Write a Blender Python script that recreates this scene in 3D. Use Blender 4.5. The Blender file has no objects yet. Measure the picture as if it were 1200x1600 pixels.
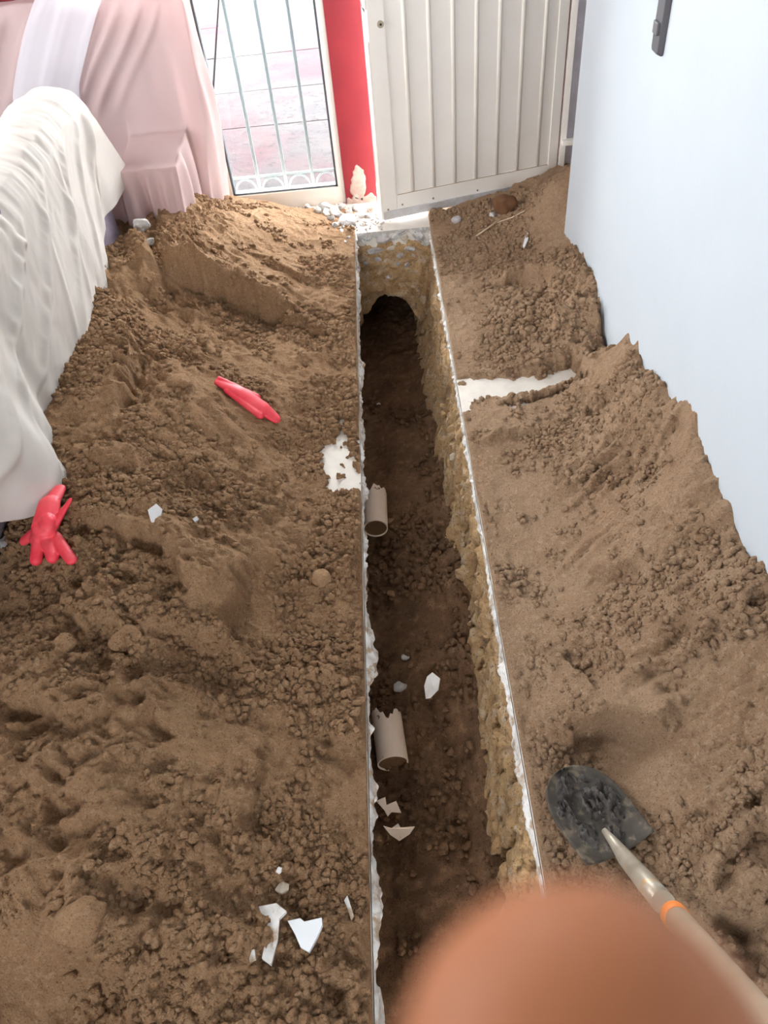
import bpy, bmesh, math, random
import numpy as np
from mathutils import Vector, Matrix

S = bpy.context.scene
COL = S.collection
rng = np.random.default_rng(7)
random.seed(7)

# ------------------------------------------------------------------ camera
F = 1180.0
CH = 1.62
_d = np.array([130.0, 1130.0, F]); _d /= np.linalg.norm(_d)
_up = -_d
_t = np.array([-62.0, -1202.0, F]); _t -= _up * (_t @ _up); _t /= np.linalg.norm(_t)
RM = np.array([np.cross(_t, _up), _t, _up])          # rows: world X, Y, Z in camera axes
CAM = np.array([0.0, 0.0, CH])
cd = bpy.data.cameras.new('camera'); cam = bpy.data.objects.new('camera', cd); COL.objects.link(cam)
cd.sensor_fit = 'VERTICAL'; cd.sensor_height = 36.0; cd.lens = 36.0 * F / 1600.0
cd.clip_start = 0.002; cd.clip_end = 100
cd.dof.use_dof = True; cd.dof.focus_distance = 2.1; cd.dof.aperture_fstop = cd.lens / 2.4
_r, _u, _b = RM @ np.array([1, 0, 0.]), RM @ np.array([0, -1, 0.]), RM @ np.array([0, 0, -1.])
M4 = Matrix(((_r[0], _u[0], _b[0], 0), (_r[1], _u[1], _b[1], 0), (_r[2], _u[2], _b[2], CH), (0, 0, 0, 1)))
cam.matrix_world = M4
S.camera = cam

# ------------------------------------------------------------------ light
w = bpy.data.worlds.new('sky'); S.world = w; w.use_nodes = True
bg = w.node_tree.nodes['Background']; bg.inputs[0].default_value = (0.95, 0.97, 1.0, 1); bg.inputs[1].default_value = 22.0
sun = bpy.data.lights.new('sun', 'SUN'); sun.energy = 3.0; sun.angle = 0.02; sun.color = (1, 0.95, 0.86)
so = bpy.data.objects.new('sun', sun); COL.objects.link(so)
so.rotation_euler = Vector((0.25, -0.36, -1.0)).to_track_quat('-Z', 'Y').to_euler()


def portal(name, loc, rot, sx, sy):
    l = bpy.data.lights.new(name, 'AREA'); l.shape = 'RECTANGLE'; l.size = sx; l.size_y = sy
    l.cycles.is_portal = True
    o = bpy.data.objects.new(name, l); COL.objects.link(o); o.location = loc; o.rotation_euler = rot


portal('window_portal', (-0.65, 3.76, 1.12), (-math.pi / 2, 0, 0), 0.94, 2.2)
portal('rear_portal', (-0.7, -2.55, 1.6), (math.pi / 2, 0, 0), 0.9, 1.2)
portal('side_portal', (-2.65, 2.0, 1.8), (0, -math.pi / 2, 0), 0.8, 1.5)
S.view_settings.view_transform = 'Standard'; S.view_settings.look = 'None'
S.view_settings.gamma = 1.0; S.view_settings.use_curve_mapping = False
S.view_settings.exposure = 0.45
S.cycles.use_denoising = True
S.cycles.max_bounces = 10; S.cycles.diffuse_bounces = 6; S.cycles.transparent_max_bounces = 12
S.cycles.sample_clamp_indirect = 12


# ------------------------------------------------------------------ helpers
def ray(px, py):
    return RM @ np.array([px - 600.0, py - 800.0, F])


def at(px, py, ax, val):
    r = ray(px, py); return CAM + (val - CAM[ax]) / r[ax] * r


def at_depth(px, py, dep):
    return CAM + ray(px, py) * (dep / F)


def sm(a, b, x):
    t = np.clip((x - a) / (b - a), 0, 1); return t * t * (3 - 2 * t)


def _h3(ix, iy, iz, s):
    n = (ix.astype(np.int64) * 374761393 + iy.astype(np.int64) * 668265263 + iz.astype(np.int64) * 2147483647 + s * 974634777) & 0x7fffffff
    n = ((n ^ (n >> 13)) * 1274126177) & 0x7fffffff
    n = (n ^ (n >> 16)) * 974711 & 0x7fffffff
    return ((n >> 8) & 0xffff) / 65535.0


def noise2(x, y, s=0):
    ix, iy = np.floor(x), np.floor(y); fx, fy = x - ix, y - iy
    ux, uy = fx ** 3 * (fx * (fx * 6 - 15) + 10), fy ** 3 * (fy * (fy * 6 - 15) + 10)
    z = np.zeros_like(ix)
    a, b = _h3(ix, iy, z, s), _h3(ix + 1, iy, z, s)
    c, d = _h3(ix, iy + 1, z, s), _h3(ix + 1, iy + 1, z, s)
    return ((a * (1 - ux) + b * ux) * (1 - uy) + (c * (1 - ux) + d * ux) * uy) * 2 - 1


def noise3(x, y, z, s=0):
    ix, iy, iz = np.floor(x), np.floor(y), np.floor(z); fx, fy, fz = x - ix, y - iy, z - iz
    q = lambda f: f ** 3 * (f * (f * 6 - 15) + 10)
    ux, uy, uz = q(fx), q(fy), q(fz)
    r = 0
    for k in (0, 1):
        a, b = _h3(ix, iy, iz + k, s), _h3(ix + 1, iy, iz + k, s)
        c, d = _h3(ix, iy + 1, iz + k, s), _h3(ix + 1, iy + 1, iz + k, s)
        v = (a * (1 - ux) + b * ux) * (1 - uy) + (c * (1 - ux) + d * ux) * uy
        r = r + v * (uz if k else 1 - uz)
    return r * 2 - 1


def fbm2(x, y, o=4, s=0, g=0.5):
    r = 0; a = 1.0
    for k in range(o):
        c, sn = math.cos(k * 1.1), math.sin(k * 1.1)
        r = r + a * noise2((x * c - y * sn) * 2 ** k, (x * sn + y * c) * 2 ** k, s + k); a *= g
    return r


def fbm3(p, f, o=3, s=0, g=0.5):
    r = 0; a = 1.0
    for k in range(o):
        r = r + a * noise3(p[..., 0] * f, p[..., 1] * f, p[..., 2] * f, s + k); f *= 2.03; a *= g
    return r


def cells(x, y, s=0, fill=1.0, rmin=0.25, rmax=0.62):
    """rounded lumps, one per lattice cell: height in cell units"""
    ix, iy = np.floor(x), np.floor(y); z = np.zeros_like(ix); out = np.zeros_like(x)
    for dx in (-1, 0, 1):
        for dy in (-1, 0, 1):
            jx, jy = ix + dx, iy + dy
            cx, cy = jx + _h3(jx, jy, z, s), jy + _h3(jx, jy, z + 1, s)
            r = rmin + (rmax - rmin) * _h3(jx, jy, z + 2, s) ** 2
            r = np.where(_h3(jx, jy, z + 3, s) < fill, r, 0)
            out = np.maximum(out, np.sqrt(np.maximum(0, r * r - (x - cx) ** 2 - (y - cy) ** 2)))
    return out


MATS = {}


def mat(name, base, rough=0.8, c2=None, scale=8, c3=None, scale3=40, mix3=(0.5, 0.6), bump=0.0, bscale=200, spec=0.3, metal=0.0, transl=None, alpha=1.0, bdist=0.004, rough2=None, detail=6.0, grain=None):
    if name in MATS: return MATS[name]
    m = bpy.data.materials.new(name); m.use_nodes = True; nt = m.node_tree; N = nt.nodes; L = nt.links
    p = N['Principled BSDF']; p.inputs['Roughness'].default_value = rough
    p.inputs['Specular IOR Level'].default_value = spec; p.inputs['Metallic'].default_value = metal
    tc = N.new('ShaderNodeTexCoord').outputs['Object']
    col = None

    def nz(sc, det=detail, rgh=0.6):
        n = N.new('ShaderNodeTexNoise'); n.inputs['Scale'].default_value = sc; n.inputs['Detail'].default_value = det
        n.inputs['Roughness'].default_value = rgh; L.new(tc, n.inputs['Vector']); return n.outputs['Fac']

    def ramp(fac, a, b):
        r = N.new('ShaderNodeMapRange'); r.inputs[1].default_value = a; r.inputs[2].default_value = b; L.new(fac, r.inputs[0]); return r.outputs[0]

    def mixc(fac, a, b):
        x = N.new('ShaderNodeMix'); x.data_type = 'RGBA'
        L.new(fac, x.inputs[0])
        for i, v in ((6, a), (7, b)):
            if isinstance(v, tuple): x.inputs[i].default_value = v + (1,)
            else: L.new(v, x.inputs[i])
        return x.outputs[2]
    if c2 is not None: col = mixc(ramp(nz(scale), 0.38, 0.62), base, c2)
    if c3 is not None: col = mixc(ramp(nz(scale3), *mix3), col if col is not None else base, c3)
    if grain is not None:
        for gs, lo, hi, gc in grain: col = mixc(ramp(nz(gs, 3, 0.75), lo, hi), col if col is not None else base, gc)
    if col is None: p.inputs['Base Color'].default_value = base + (1,)
    else: L.new(col, p.inputs['Base Color'])
    if rough2 is not None: L.new(ramp(nz(scale3 * 1.3), 0.4, 0.6), p.inputs['Roughness'])
    if bump:
        b = N.new('ShaderNodeBump'); b.inputs['Strength'].default_value = bump; b.inputs['Distance'].default_value = bdist
        L.new(nz(bscale, 5, 0.7), b.inputs['Height']); L.new(b.outputs[0], p.inputs['Normal'])
    out = N['Material Output']
    sh = p.outputs[0]
    if transl:
        t = N.new('ShaderNodeBsdfTranslucent')
        if col is None: t.inputs[0].default_value = base + (1,)
        else: L.new(col, t.inputs[0])
        x = N.new('ShaderNodeMixShader'); x.inputs[0].default_value = transl; L.new(sh, x.inputs[1]); L.new(t.outputs[0], x.inputs[2]); sh = x.outputs[0]
    if alpha < 1:
        t = N.new('ShaderNodeBsdfTransparent'); x = N.new('ShaderNodeMixShader'); x.inputs[0].default_value = alpha
        L.new(t.outputs[0], x.inputs[1]); L.new(sh, x.inputs[2]); sh = x.outputs[0]
    L.new(sh, out.inputs[0])
    MATS[name] = m
    return m


def glass():
    if 'glass' in MATS: return MATS['glass']
    m = bpy.data.materials.new('glass'); m.use_nodes = True; nt = m.node_tree; N = nt.nodes; L = nt.links
    t = N.new('ShaderNodeBsdfTransparent'); t.inputs[0].default_value = (0.95, 0.98, 0.98, 1)
    g = N.new('ShaderNodeBsdfGlossy'); g.inputs['Roughness'].default_value = 0.02
    f = N.new('ShaderNodeFresnel'); f.inputs[0].default_value = 1.3
    x = N.new('ShaderNodeMixShader'); L.new(f.outputs[0], x.inputs[0]); L.new(t.outputs[0], x.inputs[1]); L.new(g.outputs[0], x.inputs[2])
    L.new(x.outputs[0], N['Material Output'].inputs[0]); MATS['glass'] = m; return m


def raw_mesh(name, V, faces, smooth=True):
    """V (n,3), faces (k,3|4) numpy"""
    me = bpy.data.meshes.new(name); k = faces.shape[1]
    me.vertices.add(len(V)); me.vertices.foreach_set('co', np.ascontiguousarray(V, dtype=np.float32).ravel())
    me.loops.add(faces.size); me.loops.foreach_set('vertex_index', faces.astype(np.int32).ravel())
    me.polygons.add(len(faces)); me.polygons.foreach_set('loop_start', (np.arange(len(faces)) * k).astype(np.int32))
    me.polygons.foreach_set('use_smooth', np.full(len(faces), smooth))
    me.update(); me.validate(); return me


def grid_faces(n, m, off=0, flip=False):
    i = np.arange(n * m).reshape(n, m)
    f = np.stack([i[:-1, :-1], i[1:, :-1], i[1:, 1:], i[:-1, 1:]], -1).reshape(-1, 4)
    return (f[:, ::-1] if flip else f) + off


def link(name, me, m=None, parent=None, label=None, cat=None, group=None, kind=None):
    o = bpy.data.objects.new(name, me); COL.objects.link(o)
    if m is not None and me is not None and not me.materials: me.materials.append(m)
    o.parent = parent
    tag(o, label, cat, group, kind); return o


def tag(o, label=None, cat=None, group=None, kind=None):
    for k, v in (('label', label), ('category', cat), ('group', group), ('kind', kind)):
        if v: o[k] = v
    return o


def grid_obj(name, P, m, flip=False, **kw):
    return link(name, raw_mesh(name, P.reshape(-1, 3), grid_faces(P.shape[0], P.shape[1], 0, flip)), m, **kw)


def empty(name, loc, **kw):
    o = link(name, None, **kw); o.location = loc; o.empty_display_size = 0.05; return o


class MB:
    """boxes, tubes and lathes collected into one mesh"""
    def __init__(s): s.bm = bmesh.new()

    def box(s, x0, x1, y0, y1, z0, z1, bev=0.0):
        r = bmesh.ops.create_cube(s.bm, size=1); v = r['verts']
        bmesh.ops.scale(s.bm, vec=(x1 - x0, y1 - y0, z1 - z0), verts=v)
        bmesh.ops.translate(s.bm, vec=((x0 + x1) / 2, (y0 + y1) / 2, (z0 + z1) / 2), verts=v)
        if bev:
            e = list({e for q in v for e in q.link_edges})
            bmesh.ops.bevel(s.bm, geom=e, offset=bev, segments=2, profile=0.5, affect='EDGES')
        return s

    def tube(s, pts, rad, seg=10, cap=True):
        pts = [Vector(p) for p in pts]; rad = rad if hasattr(rad, '__len__') else [rad] * len(pts)
        rings = []; t0 = None
        for i, p in enumerate(pts):
            t = (pts[min(i + 1, len(pts) - 1)] - pts[max(i - 1, 0)]).normalized()
            if t0 is None:
                n = t.orthogonal().normalized()
            else:
                n = (n - t * n.dot(t)).normalized()
            t0 = t; b = t.cross(n)
            rings.append([s.bm.verts.new(p + (n * math.cos(a) + b * math.sin(a)) * rad[i]) for a in [2 * math.pi * k / seg for k in range(seg)]])
        for a, b in zip(rings, rings[1:]):
            for k in range(seg): s.bm.faces.new((a[k], a[(k + 1) % seg], b[(k + 1) % seg], b[k])).smooth = True
        if cap:
            s.bm.faces.new(rings[0][::-1]); s.bm.faces.new(rings[-1])
        return s

    def poly(s, pts, h):
        """plan outline (x,y) extruded from z=0 down by h"""
        a = [s.bm.verts.new((x, y, 0)) for x, y in pts]; b = [s.bm.verts.new((x, y, -h)) for x, y in pts]
        s.bm.faces.new(a); s.bm.faces.new(b[::-1]); n = len(a)
        for i in range(n): s.bm.faces.new((b[i], b[(i + 1) % n], a[(i + 1) % n], a[i]))
        return s

    def mesh(s, name, smooth=None):
        bmesh.ops.recalc_face_normals(s.bm, faces=s.bm.faces)
        me = bpy.data.meshes.new(name)
        if smooth is not None:
            for f in s.bm.faces: f.smooth = smooth
        s.bm.to_mesh(me); s.bm.free(); return me

    def build(s, name, m, parent=None, smooth=None, **kw):
        return link(name, s.mesh(name, smooth), m, parent, **kw)


# ------------------------------------------------------------------ materials
SOIL = mat('soil', (0.43, 0.255, 0.138), 0.95, (0.35, 0.200, 0.105), 5, (0.50, 0.325, 0.195), 90, (0.50, 0.72), bump=1.0, bscale=230, spec=0.12, bdist=0.010, grain=((240, .55, .68, (0.17, 0.090, 0.045)), (330, .62, .70, (0.58, 0.42, 0.27))))
SOILR = mat('soil_dry', (0.44, 0.285, 0.175), 0.95, (0.36, 0.222, 0.130), 5, (0.51, 0.355, 0.235), 90, (0.50, 0.72), bump=1.0, bscale=230, spec=0.12, bdist=0.010, grain=((240, .55, .68, (0.17, 0.098, 0.055)), (330, .62, .70, (0.58, 0.44, 0.31))))
SOILD = mat('soil_dark', (0.20, 0.11, 0.058), 0.95, (0.14, 0.078, 0.042), 7, (0.27, 0.155, 0.085), 30, (0.52, 0.7), bump=0.9, bscale=240, spec=0.2, grain=((240, .55, .66, (0.06, 0.032, 0.016)), (330, .64, .72, (0.40, 0.27, 0.17))))  # darker soil tone for the trench bottom, left side and pipe plugs
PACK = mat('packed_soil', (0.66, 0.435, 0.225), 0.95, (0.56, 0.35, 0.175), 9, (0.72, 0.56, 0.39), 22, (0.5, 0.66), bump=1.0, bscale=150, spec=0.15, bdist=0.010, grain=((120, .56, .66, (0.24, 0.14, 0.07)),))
CONC = mat('broken_concrete', (0.56, 0.54, 0.51), 0.9, (0.38, 0.35, 0.32), 24, (0.70, 0.70, 0.69), 60, (0.5, 0.62), bump=0.8, bscale=160, spec=0.2)
WHITEC = mat('white_plaster', (0.74, 0.72, 0.69), 0.85, (0.52, 0.48, 0.44), 26, (0.38, 0.28, 0.19), 30, (0.52, 0.62), bump=0.5, bscale=120)
FLOORM = mat('cement_floor', (0.74, 0.68, 0.60), 0.75, (0.66, 0.60, 0.53), 14, (0.36, 0.30, 0.25), 190, (0.66, 0.72), bump=0.15, bscale=200)
WALLW = mat('white_wall_paint', (0.50, 0.54, 0.575), 0.6, (0.485, 0.525, 0.56), 3, (0.44, 0.465, 0.485), 6, (0.72, 0.8), bump=0.12, bscale=18, bdist=0.006)
RED = mat('red_wall_paint', (0.21, 0.016, 0.023), 0.5, (0.185, 0.014, 0.021), 6, bump=0.12, bscale=25)
PLAST = mat('grey_plaster', (0.62, 0.60, 0.64), 0.9, (0.52, 0.50, 0.54), 14, (0.80, 0.80, 0.82), 9, (0.6, 0.66), bump=0.5, bscale=30, bdist=0.01)
CREAM = mat('cream_enamel', (0.88, 0.84, 0.77), 0.35, (0.86, 0.81, 0.74), 5, (0.55, 0.42, 0.28), 11, (0.74, 0.80), spec=0.45)
FRAMEM = mat('cream_window_frame', (0.80, 0.75, 0.68), 0.4)
SHEET = mat('cream_cotton', (0.69, 0.64, 0.59), 0.9, (0.67, 0.615, 0.56), 4, bump=0.25, bscale=500, spec=0.1, transl=0.22, bdist=0.002)
PINK = mat('pink_cotton', (0.72, 0.56, 0.54), 0.85, (0.70, 0.53, 0.51), 3, bump=0.2, bscale=450, spec=0.15, transl=0.45, bdist=0.002)
SHEER = mat('white_sheer', (0.86, 0.87, 0.92), 0.8, transl=0.4, alpha=0.72, spec=0.1)
SOFA = mat('mauve_upholstery', (0.30, 0.25, 0.31), 0.9, (0.26, 0.215, 0.27), 40, bump=0.3, bscale=400)
SOFAD = mat('black_parts_and_shade', (0.02, 0.02, 0.022), 0.9)  # black of legs and keyhole, also painted in for shade under the sofa
PVC = mat('pvc', (0.90, 0.76, 0.63), 0.45, (0.84, 0.69, 0.55), 9, (0.10, 0.055, 0.03), 26, (0.64, 0.67), spec=0.4)
PVCW = mat('pvc_white', (0.95, 0.94, 0.91), 0.45, (0.82, 0.79, 0.74), 20, (0.16, 0.09, 0.05), 40, (0.68, 0.70), spec=0.4)
RUBBER = mat('red_rubber', (0.75, 0.035, 0.06), 0.5, (0.80, 0.08, 0.10), 12, bump=0.1, bscale=90, spec=0.4)
STEEL = mat('worn_steel', (0.05, 0.042, 0.034), 0.7, (0.085, 0.07, 0.055), 18, (0.15, 0.12, 0.085), 34, (0.52, 0.62), metal=0.0, spec=0.2, bump=0.3, bscale=90)
MUD = mat('wet_mud', (0.035, 0.027, 0.021), 0.32, (0.10, 0.085, 0.075), 40, (0.22, 0.20, 0.18), 80, (0.6, 0.68), bump=1.0, bscale=160, spec=0.7, bdist=0.006)
WOOD = mat('ash_wood', (0.50, 0.38, 0.265), 0.5, (0.43, 0.32, 0.215), 18, bump=0.1, bscale=60, spec=0.35)
WOODS = mat('socket_steel', (0.44, 0.38, 0.30), 0.4, (0.33, 0.27, 0.20), 16, (0.52, 0.30, 0.12), 20, (0.62, 0.7), metal=0.3, spec=0.5)
ORANGE = mat('orange_tape', (0.90, 0.26, 0.05), 0.4)
DARKP = mat('graphite_plastic', (0.075, 0.072, 0.080), 0.4, spec=0.45)
DARKB = mat('graphite_button', (0.11, 0.105, 0.115), 0.35, spec=0.45)
ROCK = mat('dusty_stone', (0.32, 0.195, 0.108), 0.95, (0.24, 0.14, 0.075), 14, (0.40, 0.26, 0.15), 90, (0.52, 0.7), bump=0.9, bscale=120, spec=.15)
GREYS = mat('grey_stone', (0.55, 0.53, 0.52), 0.85, (0.44, 0.40, 0.37), 30, bump=0.5, bscale=130)
PALES = mat('pale_stone', (0.60, 0.52, 0.42), 0.9, (0.50, 0.41, 0.31), 25, bump=0.5, bscale=130)
PAVE = mat('pavement', (0.060, 0.053, 0.053), 0.9, (0.050, 0.046, 0.047), 5, (0.058, 0.036, 0.039), 1.1, (0.45, 0.65), bump=0.6, bscale=14, bdist=0.02, spec=0.0, grain=((22, .55, .68, (.036, .033, .034)),))
BARM = mat('white_bar_paint', (0.22, 0.24, 0.25), 0.6, spec=.1)
SKIN = mat('skin', (0.44, 0.165, 0.072), 0.6, (0.41, 0.15, 0.064), 60, spec=0.3)
PLASTIC = mat('clear_plastic', (0.85, 0.86, 0.88), 0.15, alpha=0.55, spec=0.8)
CEIL = mat('ceiling_paint', (0.55, 0.54, 0.52), 0.9)

XL, XR, YE, XW, YB = -0.137, 0.21, 3.36, 0.74, 3.70      # trench edges, trench end, right wall, back wall
YN = -0.55                                                # near end of the trench, behind the camera

# ------------------------------------------------------------------ room shell
YG = 3.86
b = MB()
for q in ((-2.6, XL, -2.5, YB + 0.2), (XR, 1.75, -2.5, YB + 0.2), (XL, XR, YE, YB + 0.2), (XL, XR, -2.5, YN)):
    b.box(q[0], q[1], q[2], q[3], -0.075, 0.0)
floor = b.build('floor', FLOORM, kind='structure', label='pale cement floor slab cut open along the trench')
b = MB()
b.box(-2.6, -1.12, YB, YB + 0.15, 0, 2.5).box(-0.176, -0.022, YB - 0.02, YB + 0.15, 0, 2.5).box(-1.12, -0.176, YB, YB + 0.15, 2.2, 2.5).box(-0.022, 0.86, YB, YB + 0.15, 2.1, 2.5)
wb = b.build('wall_back', RED, kind='structure', label='red painted back wall pillar between window and door')
MB().box(0.862, 1.75, YB - 0.03, YB + 0.15, 0, 2.5).build('wall_recess', PLAST, kind='structure')
MB().box(XW, XW + 0.9, -2.5, 2.97, 0, 2.5).build('wall_right', WALLW, kind='structure', label='white painted wall on the right')
MB().box(1.64, 1.75, 2.97, YB, 0, 2.5).build('wall_recess_side', PLAST, kind='structure')
MB().box(-2.7, -2.6, -2.5, 1.25, 0, 2.5).box(-2.7, -2.6, 2.75, YB + 0.15, 0, 2.5).box(-2.7, -2.6, 1.25, 2.75, 0, 1.4).box(-2.7, -2.6, 1.25, 2.75, 2.2, 2.5).build('wall_left', WALLW, kind='structure')  # unseen opening in this wall added to bring sky light from the left
MB().box(-2.7, 1.75, -2.5, YB + 0.95, 2.5, 2.6).build('ceiling', CEIL, kind='structure')  # unseen overhang past the back wall, added to keep sun out of the room
b = MB()
b.box(-2.7, -1.15, -2.6, -2.5, 0, 2.5).box(-.25, 1.75, -2.6, -2.5, 0, 2.5).box(-1.15, -.25, -2.6, -2.5, 0, 1.0).box(-1.15, -.25, -2.6, -2.5, 2.2, 2.5)
b.build('wall_rear', WALLW, kind='structure')  # unseen opening behind the camera, added and sized for fill light
# worn plaster patch at the foot of the red pillar
yy = np.linspace(-0.172, -0.026, 40); zz = np.linspace(0.0, 0.22, 60)
PX, PZ = np.meshgrid(yy, zz, indexing='ij')
msk = 0.004 * sm(0.15, -0.05, np.hypot((PX + 0.105) / 0.055, (PZ - 0.095) / 0.085) - 0.75 + 0.22 * fbm2(PX * 30, PZ * 18, 3, 5)) - 0.002
grid_obj('bare_plaster', np.stack([PX, np.full_like(PX, YB - 0.0205) - msk, PZ], -1), mat('bare_plaster', (0.40, 0.34, 0.29), 0.9, (0.36, 0.24, 0.21), 30, bump=0.4, bscale=90), parent=wb)
msk = 0.004 * sm(0.0, 0.012, 0.04 + 0.012 * fbm2(PX * 40, PZ * 0 + 3, 3, 8) - PZ) - 0.002
grid_obj('bare_plaster', np.stack([PX, np.full_like(PX, YB - 0.0205) - msk, PZ], -1), MATS['bare_plaster'], parent=wb)

# ------------------------------------------------------------------ dirt height field
# measured points: picture position and the height of the dirt there
LP = [(295, 305, .30), (340, 318, .22), (420, 326, .12), (480, 330, .05), (535, 350, .02), (220, 368, .29), (150, 395, .355), (190, 384, .27), (130, 450, .345),
      (300, 380, .25), (400, 400, .14), (500, 420, .05), (540, 455, .02), (330, 530, .15), (250, 490, .21), (150, 460, .32), (110, 520, .31),
      (400, 545, .10), (470, 560, .05), (530, 600, .02), (85, 640, .28), (200, 600, .27), (300, 650, .22), (390, 690, .11), (450, 700, .04),
      (100, 760, .25), (200, 760, .26), (330, 760, .17), (430, 800, .07), (520, 820, .02), (150, 850, .24), (250, 870, .24),
      (350, 900, .17), (430, 920, .06), (540, 910, .03), (0, 900, .17), (60, 940, .18), (200, 970, .23), (330, 1010, .14), (440, 1020, .05),
      (545, 1050, .04), (0, 1050, .24), (150, 1080, .25), (280, 1130, .18), (400, 1150, .10), (500, 1150, .04), (0, 1200, .27),
      (150, 1210, .25), (300, 1250, .18), (450, 1250, .08), (550, 1280, .02), (0, 1400, .22), (120, 1440, .22), (250, 1400, .18), (400, 1420, .10),
      (500, 1450, .05), (565, 1450, .02), (0, 1560, .15), (100, 1560, .13), (300, 1560, .14), (450, 1580, .08), (565, 1580, .02)]
RP = [(700, 350, .02), (770, 330, .05), (840, 300, .12), (878, 296, .22), (850, 345, .11), (760, 400, .02), (830, 425, .06), (780, 500, .03),
      (850, 470, .07), (900, 505, .11), (930, 545, .09), (720, 560, .01), (780, 660, .02), (870, 660, .04), (940, 640, .10), (980, 590, .20), (760, 760, .01),
      (850, 760, .02), (900, 720, .06), (1000, 680, .17), (1045, 720, .19), (850, 900, .02), (930, 850, .08), (1050, 830, .21), (800, 950, .01),
      (900, 1000, .06), (1000, 950, .14), (1100, 950, .24), (850, 1100, .01), (950, 1080, .08), (1050, 1080, .15), (1150, 1050, .25), (870, 1180, .02),
      (950, 1200, .045), (1050, 1180, .12), (1150, 1180, .2), (930, 1280, .03), (1050, 1280, .09), (1150, 1300, .17), (870, 1400, .01), (1000, 1450, .06),
      (1100, 1450, .11), (1180, 1560, .13)]


def tps(P, z, lam=2e-4):
    n = len(P); d = np.linalg.norm(P[:, None] - P[None], axis=-1)
    K = np.where(d > 0, d * d * np.log(d + 1e-12), 0) + lam * np.eye(n)
    A = np.zeros((n + 3, n + 3)); A[:n, :n] = K; A[:n, n] = 1; A[:n, n + 1:] = P; A[n, :n] = 1; A[n + 1:, :n] = P.T
    c = np.linalg.solve(A, np.concatenate([z, np.zeros(3)]))

    def f(x, y):
        r = c[n] + c[n + 1] * x + c[n + 2] * y
        for i in range(n):
            q = (x - P[i, 0]) ** 2 + (y - P[i, 1]) ** 2
            r = r + c[i] * 0.5 * q * np.log(q + 1e-12)
        return r
    return f


def fit(pts, extra):
    W = [at(a, b_, 2, c) for a, b_, c in pts] + [np.array(e) for e in extra]
    W = np.array(W); return tps(W[:, :2], W[:, 2])


exL = [(XL, y, .012) for y in np.arange(-.5, 3.4, .3)] + [(-1.35, y, .12) for y in np.arange(-.4, 3.6, .5)] + [(-.5, -.4, .1), (-.9, -.3, .15), (-1.2, 3.65, .1), (-.7, 3.68, .1), (-.4, 3.66, .03)]
WALLZ = [(-.6, .22), (0, .26), (.4, .29), (.7, .31), (.96, .315), (1.10, .265), (1.23, .315), (1.45, .325), (1.66, .27), (1.79, .235), (1.91, .235), (2.05, .17), (2.2, .03), (2.33, .14), (2.5, .175), (2.7, .165), (2.96, .10), (3.3, .2)]
exR = [(XR, y, .008) for y in np.arange(-.5, 3.4, .3)] + [(XW, y, z) for y, z in WALLZ if abs(y - 2.2) > .1] + [(.4, -.4, .1), (1.1, 3.2, .24), (1.5, 3.4, .2), (.5, 3.66, .03), (.22, 3.64, .01)]
baseL, baseR = fit(LP, exL), fit(RP, exR)


def axis(parts):
    return np.unique(np.concatenate([np.arange(a, b_, d) for a, b_, d in parts]).round(5))


XLg = np.append(axis([(-1.42, -1.16, .012), (-1.16, XL, .0034)]), XL)
YLg = axis([(-.55, .18, .015), (.18, 2.2, .0034), (2.2, 3.66, .0042)])
XRg = np.append(axis([(XR, .76, .0034), (.76, 1.60, .012)]), 1.62)
YRg = axis([(-.55, .15, .015), (.15, 2.2, .0034), (2.2, 3.69, .0042)])


def seg_dist(X, Y, pts):
    """signed distance to a polyline (positive right of its direction), with 0..1 fade at its ends"""
    best = np.full(X.shape, 9.0); sg = np.zeros(X.shape); endf = np.ones(X.shape); n = len(pts) - 1
    for i in range(n):
        a, b_ = np.array(pts[i][:2]), np.array(pts[i + 1][:2]); e = b_ - a; L = np.hypot(*e); e = e / L
        t0 = (X - a[0]) * e[0] + (Y - a[1]) * e[1]; t = np.clip(t0, 0, L)
        d = np.hypot(X - a[0] - t * e[0], Y - a[1] - t * e[1])
        s = np.where((X - a[0]) * e[1] - (Y - a[1]) * e[0] > 0, 1.0, -1.0)
        u = d < best; best = np.where(u, d, best); sg = np.where(u, s, sg)
        ef = np.ones(X.shape)
        if i == 0: ef = ef * np.clip(t0 / (L * .6), 0, 1)
        if i == n - 1: ef = ef * np.clip((L - t0) / (L * .6), 0, 1)
        endf = np.where(u, ef, endf)
    return best * sg, endf


def surf_pt(base, px, py):
    r = ray(px, py); lo, hi = (0.6 - CH) / r[2], (-0.05 - CH) / r[2]
    for _ in range(26):
        k = (lo + hi) / 2; p = CAM + k * r
        if p[2] > base(np.array(p[0]), np.array(p[1])): lo = k
        else: hi = k
    return CAM + lo * r


def scarp(Hf, X, Y, base, pts, drop, reach, edge=.008, wob=.012, s=0):
    P = [surf_pt(base, *p) for p in pts]
    x0, x1 = min(p[0] for p in P) - reach * 3, max(p[0] for p in P) + reach * 3
    y0, y1 = min(p[1] for p in P) - reach * 3, max(p[1] for p in P) + reach * 3
    w = (X > x0) & (X < x1) & (Y > y0) & (Y < y1)
    if not w.any(): return
    x, y = X[w], Y[w]
    d, ef = seg_dist(x + wob * fbm2(x * 22, y * 22, 3, 40 + s), y + wob * fbm2(x * 22 + 9, y * 22, 3, 50 + s), P)
    f = np.tanh(d / edge) * np.exp(-np.abs(d) / reach)
    Hf[w] += -drop * 1.0 * f * ef


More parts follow.
